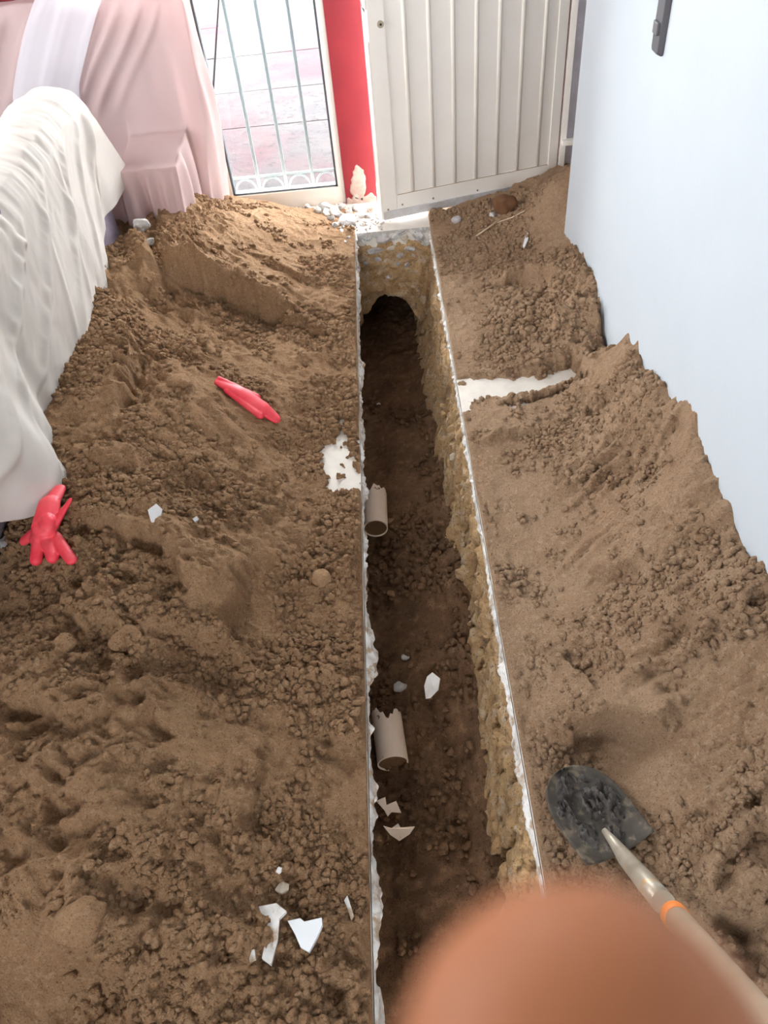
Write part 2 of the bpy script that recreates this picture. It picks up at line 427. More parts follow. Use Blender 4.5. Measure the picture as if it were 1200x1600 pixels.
def bump(Hf, X, Y, base, px, py, rx, ry, h, rot=0.0, p=2.0):
    c = surf_pt(base, px, py); a, b_ = X - c[0], Y - c[1]
    u, v = (a * math.cos(rot) + b_ * math.sin(rot)) / rx, (-a * math.sin(rot) + b_ * math.cos(rot)) / ry
    Hf += h * np.exp(-(u * u + v * v) ** (p / 2))


def streaks(Hf, X, Y, base, pts, wid, gap, amp, s=0):
    """drag marks: ridges running along a polyline within wid of it"""
    P = [surf_pt(base, *p) for p in pts]; d, ef = seg_dist(X, Y, P)
    d = d + .006 * fbm2(X * 14, Y * 14, 2, 70 + s)
    Hf += amp * np.sin(d / gap * 2 * math.pi + 3 * noise2(X * 3, Y * 3, s)) * np.exp(-(d / wid) ** 2) * np.clip(ef, 0, 1)


def detail(X, Y, s, rough):
    e = 0.020 * fbm2(X * 7, Y * 7, 3, s) * rough
    e = e + 0.016 * (1 - 2 * np.abs(fbm2(X * 13, Y * 13, 3, s + 11))) * rough
    e = e + 0.0075 * fbm2(X * 40, Y * 40, 4, s + 21, .6) * (0.22 + 0.78 * rough)
    m1 = sm(-.4, .35, fbm2(X * 5, Y * 5, 3, s + 31)) * rough
    e = e + cells(X / .034, Y / .034, s + 1, .35, .15, .55) * .034 * .85 * sm(.25, .8, m1)
    e = e + cells(X / .017, Y / .017, s + 2, .6, .2, .6) * .017 * .95 * sm(.1, .7, m1)
    e = e + cells(X / .0095, Y / .0095, s + 3, .75, .25, .6) * .0095 * .9 * (.25 + .75 * m1)
    return e


X, Y = np.meshgrid(XLg, YLg, indexing='ij')
HL = baseL(X, Y)
bL = baseL
scarp(HL, X, Y, bL, [(200, 372), (238, 398), (252, 445), (248, 470)][::-1], .05, .05, s=1)
scarp(HL, X, Y, bL, [(245, 402), (310, 432), (362, 452), (415, 478), (455, 490)], .11, .10, .012, s=2)
scarp(HL, X, Y, bL, [(205, 500), (212, 545), (195, 600), (182, 650)][::-1], .06, .06, s=3)
scarp(HL, X, Y, bL, [(432, 500), (470, 505), (520, 530)], .03, .05, s=4)
scarp(HL, X, Y, bL, [(300, 600), (360, 660), (410, 700), (450, 770), (470, 800)][::-1], .02, .05, s=5)
scarp(HL, X, Y, bL, [(95, 818), (180, 822), (250, 855), (285, 890), (300, 940)], .055, .07, .012, s=6)
scarp(HL, X, Y, bL, [(395, 870), (372, 930), (350, 985), (375, 1030), (412, 1070)][::-1], .05, .06, s=7)
scarp(HL, X, Y, bL, [(255, 985), (300, 1000), (350, 1018), (410, 1062)], .05, .05, s=8)
scarp(HL, X, Y, bL, [(0, 1082), (45, 1098), (110, 1128)], .04, .05, s=9)
scarp(HL, X, Y, bL, [(90, 960), (160, 985), (200, 1010), (205, 1030)], .035, .05, s=10)
scarp(HL, X, Y, bL, [(235, 1115), (262, 1140), (280, 1150)], .03, .035, s=11)
scarp(HL, X, Y, bL, [(60, 1480), (140, 1492), (185, 1530), (205, 1580)], .05, .08, s=12)
scarp(HL, X, Y, bL, [(330, 1445), (362, 1470), (366, 1510)], .03, .04, s=13)
scarp(HL, X, Y, bL, [(470, 1540), (520, 1535), (555, 1545)], .03, .035, s=14)
scarp(HL, X, Y, bL, [(0, 1200), (70, 1235), (110, 1290)], .03, .06, s=15)
scarp(HL, X, Y, bL, [(505, 1140), (530, 1170), (560, 1180)], .025, .04, s=16)
scarp(HL, X, Y, bL, [(400, 1330), (380, 1280), (402, 1200), (405, 1130)], .03, .06, s=17)
scarp(HL, X, Y, bL, [(380, 390), (440, 420), (500, 450)], .018, .05, s=18)
for q in ((150, 470, .09, .05, .025), (270, 600, .07, .05, .018), (190, 720, .10, .06, .02), (150, 850, .09, .06, .03), (230, 870, .06, .05, .02), (170, 990, .07, .06, .03), (330, 930, .05, .07, .02), (330, 1480, .04, .05, .025), (560, 1130, .03, .05, .02), (520, 1560, .05, .04, .015), (120, 1440, .05, .05, .012), (545, 900, .04, .06, .015), (480, 560, .04, .03, .012)):
    bump(HL, X, Y, bL, *q[:2], q[2], q[3], q[4])
for q in ((330, 1060, .06, .04, -.03), (60, 1130, .08, .05, -.03), (60, 1560, .12, .08, -.04), (300, 530, .09, .05, -.02), (470, 600, .06, .07, -.01), (520, 1570, .05, .03, -.02)):
    bump(HL, X, Y, bL, *q[:2], q[2], q[3], q[4])
streaks(HL, X, Y, bL, [(250, 350), (400, 450), (540, 520)], .14, .05, .004, 1)
streaks(HL, X, Y, bL, [(240, 560), (330, 660), (430, 760)], .12, .06, .005, 2)
edge = sm(XL - .22, XL - .5, X)
rough = .35 + .75 * sm(-.35, .45, fbm2(X * 2.6, Y * 2.6, 2, 3)) * (.55 + .45 * edge)
rough = rough * (1 - .45 * sm(2.5, 3.0, Y) * sm(-1.0, -.7, X))
HL += detail(X, Y, 100, rough)
HL = np.maximum(HL, .006 + .004 * noise2(X * 30, Y * 30, 77))
# cleared patch of bare floor beside the trench
for a, b_, rx, ry in ((530, 715, .045, .075), (540, 755, .04, .03), (536, 683, .012, .05), (512, 735, .035, .022)):
    c = at(a, b_, 2, 0); q = np.hypot((X - c[0]) / rx, (Y - c[1]) / ry) + .75 * fbm2(X * 30, Y * 30, 4, 9, .65)
    HL = HL * sm(.75, 1.8, q) - .006 * sm(1.3, 1.1, q)
tp = np.clip((XL - X) / (.012 + .010 * noise2(Y * 14, Y * 0, 8)), 0, 1)
HL = np.where(X > XL - .03, np.minimum(HL, -.004 + .030 * tp ** .7 + .01 * (tp >= 1)), HL)
HL = HL * sm(YB - .02, YB - .12, Y) - .004 * sm(YB - .12, YB - .05, Y)
GL = (XLg, YLg, HL)

X, Y = np.meshgrid(XRg, YRg, indexing='ij')
HR = baseR(X, Y); bR = baseR
wz = np.interp(Y, [q[0] for q in WALLZ], [q[1] for q in WALLZ])
HR += (wz + .012 * fbm2(Y * 9, Y * 0, 4, 4) - HR) * np.exp(-np.maximum(0, XW - X) / .045) * (Y < 2.97)
HR += (.055 * np.exp(-((Y - 1.935) / .022) ** 2) + .02 * np.exp(-((Y - 1.80) / .03) ** 2) + .04 * np.exp(-((Y - 2.03) / .03) ** 2)) * np.exp(-np.maximum(0, XW - X) / .02)
scarp(HR, X, Y, bR, [(770, 450), (810, 432), (858, 432), (868, 470)], .05, .05, s=21)
scarp(HR, X, Y, bR, [(875, 1165), (905, 1140), (950, 1128), (1000, 1135), (1040, 1165)], .075, .06, .012, s=22)
scarp(HR, X, Y, bR, [(1010, 725), (1045, 690), (1080, 700)], .04, .05, s=23)
scarp(HR, X, Y, bR, [(880, 470), (925, 480), (945, 520)][::-1], .04, .05, s=24)
scarp(HR, X, Y, bR, [(985, 590), (950, 640), (930, 660)], .04, .05, s=25)
scarp(HR, X, Y, bR, [(890, 880), (960, 900), (1010, 880)], .03, .05, s=26)
scarp(HR, X, Y, bR, [(880, 1010), (905, 1050), (935, 1090)][::-1], .03, .05, s=27)
scarp(HR, X, Y, bR, [(1085, 940), (1070, 1000), (1050, 1050)], .03, .07, s=28)
scarp(HR, X, Y, bR, [(1150, 1440), (1180, 1420), (1200, 1430)], .04, .05, s=29)
scarp(HR, X, Y, bR, [(740, 690), (790, 680), (850, 668)], .02, .04, s=30)
for q in ((1045, 735, .045, .06, -.045), (960, 1185, .09, .05, -.015), (1190, 1450, .05, .05, -.05), (880, 500, .05, .05, .02), (1080, 960, .06, .1, .03), (800, 470, .05, .06, .012), (980, 1000, .08, .1, .015), (920, 960, .06, .09, .012), (1010, 620, .05, .06, .02)):
    bump(HR, X, Y, bR, *q[:2], q[2], q[3], q[4])
streaks(HR, X, Y, bR, [(880, 790), (940, 730), (1010, 660)], .08, .045, .011, 5)
streaks(HR, X, Y, bR, [(870, 900), (930, 850), (1010, 800)], .06, .05, .008, 6)
streaks(HR, X, Y, bR, [(1080, 1370), (1130, 1310), (1190, 1270)], .08, .05, .012, 7)
streaks(HR, X, Y, bR, [(960, 1110), (1030, 1060), (1100, 1020)], .07, .05, .009, 8)
streaks(HR, X, Y, bR, [(700, 480), (780, 430), (860, 370)], .1, .06, .004, 9)
path = sm(.46, .56, X + .06 * fbm2(X * 4, Y * 4, 2, 13))
heap = np.exp(-((Y - 2.45) / .22) ** 2) * sm(.3, .4, X)
rough = .12 + .9 * np.maximum(np.maximum(path * sm(2.75, 2.3, Y + .2 * fbm2(X * 5, Y * 5, 2, 6)), heap), .55 * path) * (.65 + .35 * fbm2(X * 4, Y * 4, 2, 23))
HR += detail(X, Y, 200, np.clip(rough, .1, 1.1))
HR = np.maximum(HR, .006 + .004 * noise2(X * 30, Y * 30, 78))
c0, c1 = at(700, 622, 2, 0), at(905, 588, 2, 0)
vx = np.clip((X - c0[0]) / (c1[0] - c0[0]), 0, 1)
mid = c0[1] + (c1[1] - c0[1]) * vx + .012 * np.sin(vx * 7)
q = np.abs(Y - mid) / (.082 - .03 * vx) + .30 * fbm2(X * 22, Y * 22, 4, 19, .6) + 2.5 * np.maximum(0, X - c1[0] + .02) / .05
HR = HR * sm(.6, 1.35, q) - .006 * sm(1.05, .9, q)
c0, c1 = at(800, 640, 2, 0), at(895, 620, 2, 0)
q = seg_dist(X, Y, [c0, c1])[0]
q = np.abs(q) / .022 + .9 * fbm2(X * 26, Y * 26, 4, 29, .65)
HR = HR * sm(.5, 1.4, q) - .005 * sm(.9, .75, q)
tp = np.clip((X - XR) / (.012 + .010 * noise2(Y * 14, Y * 0, 18)), 0, 1)
HR = np.where(X < XR + .03, np.minimum(HR, -.004 + .028 * tp ** .7 + .01 * (tp >= 1)), HR)
# swept floor at the threshold, in front of the door
HR = HR * (1 - sm(3.44, 3.5, Y + .04 * fbm2(X * 12, Y * 12, 3, 3)) * sm(.45, .22, X))
GR = (XRg, YRg, HR)

moundL = grid_obj('dirt_mound', np.stack([*np.meshgrid(XLg, YLg, indexing='ij'), HL], -1), SOIL, kind='stuff', label='big brown dirt pile between the cream-covered sofa and the trench', cat='dirt')
_P = np.stack([*np.meshgrid(XRg, YRg, indexing='ij'), HR], -1); _f = grid_faces(*HR.shape)
_c = _P.reshape(-1, 3)[_f].mean(1); _g = _f[(_c[:, 0] >= XW) & (_c[:, 1] > 2.975)]; _f = _f[_c[:, 0] < XW]
_q, _i = np.unique(_g, return_inverse=True)
link('dirt_mound', raw_mesh('dirt_mound', _P.reshape(-1, 3)[_q], _i.reshape(_g.shape)), SOILR, kind='stuff', label='dirt heaped in the recess behind the corner of the white wall', cat='dirt')
_q, _i = np.unique(_f, return_inverse=True); _P = _P.reshape(-1, 3)[_q]; _f = _i.reshape(_f.shape)
moundR = link('dirt_mound', raw_mesh('dirt_mound', _P.reshape(-1, 3), _f), SOILR, kind='stuff', label='brown dirt pile heaped against the white wall', cat='dirt')


def hz(x, y, G=None):
    gx, gy, h = G or (GL if np.mean(x) < 0 else GR)
    i = np.clip(np.searchsorted(gx, x) - 1, 0, len(gx) - 2); j = np.clip(np.searchsorted(gy, y) - 1, 0, len(gy) - 2)
    u = np.clip((x - gx[i]) / (gx[i + 1] - gx[i]), 0, 1); v = np.clip((y - gy[j]) / (gy[j + 1] - gy[j]), 0, 1)
    return (h[i, j] * (1 - u) + h[i + 1, j] * u) * (1 - v) + (h[i, j + 1] * (1 - u) + h[i + 1, j + 1] * u) * v


def hit(px, py):
    r = ray(px, py); k = (.7 - CH) / r[2]; k1 = (-.02 - CH) / r[2]
    for t in np.linspace(k, k1, 900):
        p = CAM + t * r
        if XL < p[0] < XR: continue
        if p[2] <= max(0, float(hz(p[0], p[1], GL if p[0] < 0 else GR))): return p
    return CAM + k1 * r


# ------------------------------------------------------------------ clods
_bm = bmesh.new(); bmesh.ops.create_icosphere(_bm, subdivisions=1, radius=1)
ICO = np.array([v.co[:] for v in _bm.verts]); ICOF = np.array([[v.index for v in f.verts] for f in _bm.faces]); _bm.free()
_g5 = (1 + 5 ** .5) / 2
ICO0 = np.array([(-1, _g5, 0), (1, _g5, 0), (-1, -_g5, 0), (1, -_g5, 0), (0, -1, _g5), (0, 1, _g5), (0, -1, -_g5), (0, 1, -_g5), (_g5, 0, -1), (_g5, 0, 1), (-_g5, 0, -1), (-_g5, 0, 1)]) / 1.9
ICO0F = np.array([(0, 11, 5), (0, 5, 1), (0, 1, 7), (0, 7, 10), (0, 10, 11), (1, 5, 9), (5, 11, 4), (11, 10, 2), (10, 7, 6), (7, 1, 8), (3, 9, 4), (3, 4, 2), (3, 2, 6), (3, 6, 8), (3, 8, 9), (4, 9, 5), (2, 4, 11), (6, 2, 10), (8, 6, 7), (9, 8, 1)])


def rand_rot(n):
    q = rng.normal(size=(n, 4)); q /= np.linalg.norm(q, axis=1)[:, None]; a, b_, c, d = q.T
    return np.stack([1 - 2 * (c * c + d * d), 2 * (b_ * c - a * d), 2 * (b_ * d + a * c), 2 * (b_ * c + a * d), 1 - 2 * (b_ * b_ + d * d), 2 * (c * d - a * b_),
                     2 * (b_ * d - a * c), 2 * (c * d + a * b_), 1 - 2 * (b_ * b_ + c * c)], -1).reshape(n, 3, 3)


def clods(name, pos, rad, m, parent, label=None):
    vs_, fs_, off = [], [], 0
    for I, IF, kk in ((ICO0, ICO0F, rad < .0062), (ICO, ICOF, rad >= .0062)):
        q, r = pos[kk], rad[kk]; n = len(q)
        v = I[None] * (1 + .42 * rng.uniform(-1, 1, (n, len(I), 1))) * rng.uniform(.7, 1.15, (n, 1, 3)) * r[:, None, None]
        v = np.einsum('nij,nkj->nki', rand_rot(n), v); v[..., 2] *= .8
        v += q[:, None]
        fs_.append((IF[None] + (np.arange(n) * len(I))[:, None, None]).reshape(-1, 3) + off); vs_.append(v.reshape(-1, 3)); off += n * len(I)
    return link(name, raw_mesh(name, np.concatenate(vs_), np.concatenate(fs_), True), m, parent, kind='stuff', label=label)


def scatter(G, n, x0, x1, y0, y1, seed, xs_lo, wpow=1.7, rmin=.0025, rmax=.013, thr=.1):
    x = rng.uniform(x0, x1, n * 4); y = rng.uniform(y0, y1, n * 4)
    d = fbm2(x * 4, y * 4, 3, seed) + .6 * fbm2(x * 15, y * 15, 2, seed + 5)
    k = d > rng.uniform(thr - .55, thr + .55, len(x)); x, y = x[k][:n], y[k][:n]
    r = rmin + (rmax - rmin) * rng.uniform(0, 1, len(x)) ** (wpow * 2)
    z = hz(x, y, G)
    k = z > .004; x, y, r, z = x[k], y[k], r[k], z[k]
    return np.stack([x, y, z + r * .25], -1), r


p, r_ = scatter(GL, 26000, -1.13, XL - .008, .22, 3.5, 310, 0, thr=-.12)
clods('clods', p, r_, SOIL, moundL)
p, r_ = scatter(GR, 10000, XR + .01, XW - .01, .2, 3.5, 330, 0, thr=.05)
clods('clods', p, r_, SOILR, moundR)
x = rng.normal(.50, .09, 900); y = rng.normal(2.42, .16, 900); k = (x > XR + .02) & (x < XW - .02); x, y = x[k], y[k]
r_ = .003 + .013 * rng.uniform(0, 1, len(x)) ** 3; z = hz(x, y, GR); k = z > .006
clods('clods', np.stack([x, y, z + r_ * .3], -1)[k], r_[k], SOILR, moundR)
c = hit(480, 1400)
x = rng.normal(c[0], .07, 500); y = rng.normal(c[1], .06, 500); k = x < XL - .02; x, y = x[k], y[k]
r_ = .003 + .007 * rng.uniform(0, 1, len(x)) ** 2; clods('clods', np.stack([x, y, hz(x, y, GL) + r_ * .3], -1), r_, SOIL, moundL)


# ------------------------------------------------------------------ trench
def stone_mesh(name, r, seed, n=16, rounded=False, flat=1.0, jag=.0):
    g = np.random.default_rng(seed)
    bm = bmesh.new()
    if rounded:
        bmesh.ops.create_icosphere(bm, subdivisions=3, radius=1)
        P = np.array([v.co[:] for v in bm.verts]); k = 1 + .18 * fbm3(P + seed, 1.3, 3, seed) + .05 * fbm3(P + seed, 5, 3, seed + 9)
        for i in range(4):
            d = g.normal(size=3); d /= np.linalg.norm(d); h = P @ d; k = np.where(h * k > .78, .78 / np.maximum(h, .1), k)
        for v, q in zip(bm.verts, P * k[:, None]): v.co = q * r * np.array([1, 1, flat])
    else:
        P = g.normal(size=(n, 3)); P /= np.linalg.norm(P, axis=1)[:, None]; P *= g.uniform(.8, 1.12, (n, 1))
        for q in P: bm.verts.new(q * r * np.array([1, g.uniform(.75, .95), flat]))
        h = bmesh.ops.convex_hull(bm, input=bm.verts)
        bmesh.ops.delete(bm, geom=[v for v in bm.verts if not v.link_faces], context='VERTS')
        bmesh.ops.bevel(bm, geom=list(bm.edges), offset=r * .07, segments=1, affect='EDGES')
        bmesh.ops.triangulate(bm, faces=bm.faces)
        bmesh.ops.subdivide_edges(bm, edges=[e for e in bm.edges if e.calc_length() > r * .55], cuts=1, use_grid_fill=True)
        for v in bm.verts:
            c_ = np.array(v.co[:])[None] / r
            v.co += v.normal * float(fbm3(c_ + seed * .37, 2.6, 2, seed)[0]) * r * .07
    bmesh.ops.recalc_face_normals(bm, faces=bm.faces)
    for f in bm.faces: f.smooth = rounded
    me = bpy.data.meshes.new(name); bm.to_mesh(me); bm.free(); return me


def depth_at(y): return np.interp(y, [-.6, .6, 1.0, 1.6, 2.3, 3.0, 3.4, 4.0], [.44, .47, .50, .50, .52, .58, .62, .62])
def base_x(y): return np.interp(y, [-.6, .6, 1.0, 1.4, 1.9, 2.5, 3.2, 4.0], [.13, .135, .150, .155, .138, .118, .105, .105])


ys = axis([(YN, .2, .02), (.2, 3.96, .0055)])
vs = np.linspace(0, 1.12, 100)
Yw, Vw = np.meshgrid(ys, vs, indexing='ij')
D = depth_at(Yw); Bx = base_x(Yw)
prof = Vw ** 1.35
Xw = (XR + .006) - (XR + .006 - Bx) * prof
Zw = -.045 - Vw * (D - .045)
e = .013 * fbm2(Yw * 6, Zw * 6, 3, 401) + .006 * (1 - .6 * Vw) * (1 - 2 * np.abs(fbm2(Yw * 24, Zw * 9, 3, 411))) + .004 * (1 - .6 * Vw) * fbm2(Yw * 60, Zw * 60, 3, 421)
e += cells(Yw / .09, Zw / .18, 7, .3, .2, .6) * .05 * .3 + .004 * fbm2(Yw * 30, Zw * 12, 3, 471)
e -= .024 * sm(.35, .6, fbm2(Yw * 13, Zw * 9, 3, 431)) + .016 * sm(.35, .6, fbm2(Yw * 30, Zw * 22, 2, 436))
e += .035 * np.exp(-((Yw - 1.62) / .035) ** 2 - ((Zw + .33) / .10) ** 2) - .03 * np.exp(-((Yw - 1.54) / .03) ** 2 - ((Zw + .38) / .12) ** 2)
Xw = Xw - e * sm(0, .12, Vw) + .004
Zw = Zw + .004 * fbm2(Yw * 40, Vw * 30, 2, 441)
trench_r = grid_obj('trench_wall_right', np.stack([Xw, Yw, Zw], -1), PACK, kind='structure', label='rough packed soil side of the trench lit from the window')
Yw, Vw = np.meshgrid(ys, vs, indexing='ij')
e = .016 * fbm2(Yw * 7, Vw * 4, 3, 451) + .007 * fbm2(Yw * 40, Vw * 20, 3, 461) + cells(Yw / .04, Vw / .1, 9, .5) * .04 * .35
Xl = XL - .012 - .05 * sm(0, .8, Vw) + e * sm(0, .15, Vw); Zl = -.045 - Vw * (depth_at(Yw) + .06 - .045)
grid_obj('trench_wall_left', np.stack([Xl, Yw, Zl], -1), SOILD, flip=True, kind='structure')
xs = np.arange(-.27, .275, .005); Xb, Yb = np.meshgrid(xs, axis([(YN, .2, .02), (.2, 4.0, .005)]), indexing='ij')


def bot_z(x, y):
    z = -depth_at(y) - .03 * sm(.0, -.14, x) + .05 * sm(.05, .19, x) + .05 * np.exp(-((y - 1.62) / .16) ** 2) * sm(-.1, .05, x) + .03 * np.exp(-((y - 1.32) / .05) ** 2)
    z = z + .015 * sm(-.02, .1, x) * fbm2(x * 9, y * 9, 2, 506) - .035 * np.exp(-((y - .96) / .05) ** 2 - ((x + .1) / .06) ** 2)
    return z + .010 * fbm2(x * 9, y * 9, 3, 501) + .005 * fbm2(x * 40, y * 40, 3, 511)


Zb = bot_z(Xb, Yb)
mk = sm(-.2, .4, fbm2(Xb * 6, Yb * 6, 2, 521))
Zb += cells(Xb / .03, Yb / .03, 11, .45, .15, .6) * .03 * .6 * mk + cells(Xb / .013, Yb / .013, 12, .7, .2, .6) * .013 * .75 * (.3 + .7 * mk)
bottom = grid_obj('trench_bottom', np.stack([Xb, Yb, Zb], -1), SOILD, kind='structure', label='dark soil at the bottom of the trench')
x = rng.uniform(-.17, .17, 3400); y = rng.uniform(.3, 3.0, 3400); k = fbm2(x * 6, y * 6, 2, 521) + x * 2 > rng.uniform(-.6, .4, 3400); x, y = x[k], y[k]
r_ = .003 + .013 * rng.uniform(0, 1, len(x)) ** 3
clods('clods', np.stack([x, y, bot_z(x, y) + .006 + r_ * .3], -1), r_, SOILD, bottom)
# far end: soil face under the slab with an arched hole running on below it
xe = np.linspace(XL - .05, XR + .02, 90); tv = np.concatenate([np.linspace(0, 1, 60), np.linspace(1.02, 2, 40)])
Xe, Te = np.meshgrid(xe, tv, indexing='ij')
arch = -.345 - .09 * sm(.05, .15, np.abs(Xe - .01)) - .06 * sm(.02, .14, Xe)
Ze = np.where(Te <= 1, -.03 + (arch + .03) * Te, arch - .05 * (Te - 1)) + .008 * fbm2(Xe * 25, Te * 9, 3, 531)
Ye = YE + .008 - .02 * np.minimum(Te, 1) * (1 - np.minimum(Te, 1)) * 2 + np.where(Te > 1, (Te - 1) * .58, 0)
e = .012 * fbm2(Xe * 14, Ze * 14, 3, 541) + .005 * fbm2(Xe * 50, Ze * 50, 3, 551) + cells(Xe / .03, Ze / .025, 13, .5) * .03 * .45
Ye = Ye - np.where(Te < 1.1, e, 0) * sm(0, .1, Te); Ze = Ze - np.where(Te > 1, e, 0)
te = grid_obj('trench_end', np.stack([Xe, Ye, Ze], -1), PACK, kind='structure', label='soil face at the far end of the trench over a dark hole')
MB().box(-.3, .3, 3.95, 4.0, -.8, -.2).build('trench_end_back', SOILD, kind='structure')
# broken slab faces on both sides and the end
def slab_face(name, a, b_, nrm, seed, th, amp, m, drop=.085, step=.004):
    L = np.hypot(b_[0] - a[0], b_[1] - a[1]); n = int(L / step); s = np.linspace(0, L, n); v = np.linspace(0, 1, 18)
    S_, V_ = np.meshgrid(s, v, indexing='ij'); px = a[0] + (b_[0] - a[0]) * S_ / L; py = a[1] + (b_[1] - a[1]) * S_ / L
    low = drop * (.62 + .38 * noise2(S_ * 13, S_ * 0, seed) + .2 * noise2(S_ * 37, S_ * 0, seed + 1))
    z = .0005 - low * V_
    ampv = amp * (.35 + .65 * sm(1.4, .9, py)); o = .002 + ampv * np.maximum(0, fbm2(S_ * 8, V_ * 1.4, 3, seed + 2) + .1) * np.sin(np.clip(V_, 0, 1) * math.pi) ** .7
    o += .006 * np.sin(V_ * math.pi) * fbm2(S_ * 45, V_ * 4, 3, seed + 3) + cells(S_ / .028, V_ / .45, seed, .6) * .028 * .4 * np.sin(V_ * math.pi)
    o -= .03 * sm(.8, 1., V_)
    return grid_obj(name, np.stack([px + nrm[0] * o, py + nrm[1] * o, z], -1), m, flip=True, parent=floor, label='broken concrete edge of the floor slab')


slab_face('slab_edge', (XL, YN), (XL, YE), (1, 0), 601, 0, .030, WHITEC, .10)
slab_face('slab_edge', (XR, YE), (XR, YN), (-1, 0), 631, 0, .012, WHITEC, .075)
slab_face('slab_edge', (XL, YE), (XR, YE), (0, -1), 661, 0, .010, CONC, .10)


def put(name, me, m, loc, rot=(0, 0, 0), parent=None, **kw):
    o = link(name, me, m, parent, **kw); o.location = loc; o.rotation_euler = rot; return o


# stones set in the far face and the lit side
for i, (a, b_, r, f) in enumerate(((575, 372, .030, .5), (600, 374, .042, .45), (632, 371, .025, .6), (655, 371, .024, .5), (585, 392, .04, .5), (612, 387, .03, .55), (640, 388, .032, .5),
                                   (590, 404, .020, .7), (603, 408, .016, .7), (626, 398, .024, .8), (638, 412, .024, .8), (646, 400, .016, .8), (622, 412, .014, .8), (572, 410, .02, .7), (652, 425, .018, .7), (606, 432, .016, .7))):
    c = at(a, b_, 1, YE - .004); put('stone', stone_mesh('stone', r, 700 + i, flat=f), (CONC, GREYS, PALES)[i % 3], c, (0, rng.uniform(-.3, .3), rng.uniform(-.4, .4)), te)
for i in range(18):
    y = .5 + 2.8 * (i + rng.uniform(0, .9)) / 18; v = rng.uniform(.0, .55); z = -.05 - v * (depth_at(y) - .05)
    x = (XR + .006) - (XR + .006 - base_x(y)) * v ** 1.35 - .004
    put('stone', stone_mesh('stone', rng.uniform(.010, .022), 740 + i, rounded=i % 3 == 0, flat=.7), (PACK, PALES, PACK)[i % 3], (x + .006, y, z), rng.uniform(0, 3, 3), trench_r)

# ------------------------------------------------------------------ outside
b = MB()
pav = MB().box(-7, 7, YB + .16, 16, -.30, -.09).build('ground_outside', mat('joint_cement', (.02, .018, .018), .9, spec=0.0), kind='structure', label='sunlit street outside the window')
xj = [-6.5, -4.6, -3.1, -1.95, -.92, .35, 1.8, 3.6, 6.5]; yj = [3.87, 4.25, 5.05, 5.75, 6.6, 7.5, 8.6, 10.5, 13, 15.5]
for i in range(len(xj) - 1):
    for j in range(len(yj) - 1):
        x0, x1, y0, y1 = xj[i] + .008, xj[i + 1] - .008, yj[j] + .008, yj[j + 1] - .008
        q = MB(); q.poly([(x0, y0), (x1, y0), (x1, y1), (x0, y1)], .08)
        sh = -.14 + (0.02 if j > 5 else 0)
        for v in q.bm.verts: v.co.x += (v.co.y - 3.87) * -.10; v.co.z -= .055 + rng.uniform(0, .006)
        q.build('paving_slab', PAVE, pav)
MB().box(-12, -2.72, -12, 3.86, -.3, -.12).box(-2.7, 12, -12, -2.62, -.3, -.12).box(1.78, 12, -2.6, 3.86, -.3, -.12).build('yard_ground', mat('yard', (.45, .42, .40), .9), kind='structure')

# ------------------------------------------------------------------ window and grille
win = empty('window_1', (-.85, YB + .03, 0), kind='structure', label='full-height cream framed window beside the pink-covered sofa')
def wpart(name, m, boxes, par=win, bev=.003):
    q = MB()
    for x0, x1, y0, y1, z0, z1 in boxes: q.box(x0 + .85, x1 + .85, y0 - YB - .03, y1 - YB - .03, z0, z1, bev)
    return q.build(name, m, par)
y0, y1 = YB - .005, YB + .055
wpart('frame', FRAMEM, [(-1.12, -.176, y0, y1, 0, .082), (-1.12, -.176, y0, y1, 2.13, 2.2), (-.208, -.176, y0, y1, .082, 2.13), (-.765, -.722, y0, y1, .082, 2.13), (-1.12, -1.08, y0, y1, .082, 2.13)])
DG = mat('dark_gasket', (.10, .11, .12), .5)
for x0, x1 in ((-.722, -.208), (-1.08, -.765)):
    wpart('gasket', DG, [(x0, x0 + .010, y0 + .01, y1 - .01, .082, 2.13), (x1 - .010, x1, y0 + .01, y1 - .01, .082, 2.13), (x0, x1, y0 + .01, y1 - .01, .082, .090)], bev=0)
    wpart('pane', glass(), [(x0 + .008, x1 - .008, YB + .022, YB + .027, .088, 2.13)], bev=0)
gr = empty('window_grille', (-.85, YB + .13, 0), label='white painted iron bars standing outside the window', cat='window grille')
bx = [at(t_, 0, 1, YB + .13)[0] for t_ in (348, 400, 448)]; gap = (bx[2] - bx[0]) / 2
bars = [bx[0] + gap * k for k in range(-4, 5)]
bars = [q for q in bars if -1.12 < q < -.2]
for q in bars: MB().tube([(q + .85, 0, -.05), (q + .85, 0, 2.2)], .0085, 10).build('bar', BARM, gr)
for z in (.115, 2.1): MB().box(-.26, .66, -.004, .004, z - .006, z + .006, .001).build('rail', BARM, gr)
for q in bars[:-1] + [bars[-1]]:
    pts = [(q + .85 + gap * .5 - gap * .42 * math.cos(a), 0, .03 + .075 * math.sin(a)) for a in np.linspace(0, math.pi, 15)]
    if pts[-1][0] < .68: MB().tube(pts, .005, 8).build('scroll', BARM, gr)

# ------------------------------------------------------------------ door, standing ajar
hx, hy = .838, 3.668; lx, ly = -.008, 3.462
dl = math.hypot(lx - hx, ly - hy); da = math.atan2(ly - hy, lx - hx)
door = empty('door_1', (hx, hy, 0.012), kind='structure', label='cream ribbed metal door standing ajar'); door.rotation_euler = (0, 0, da)
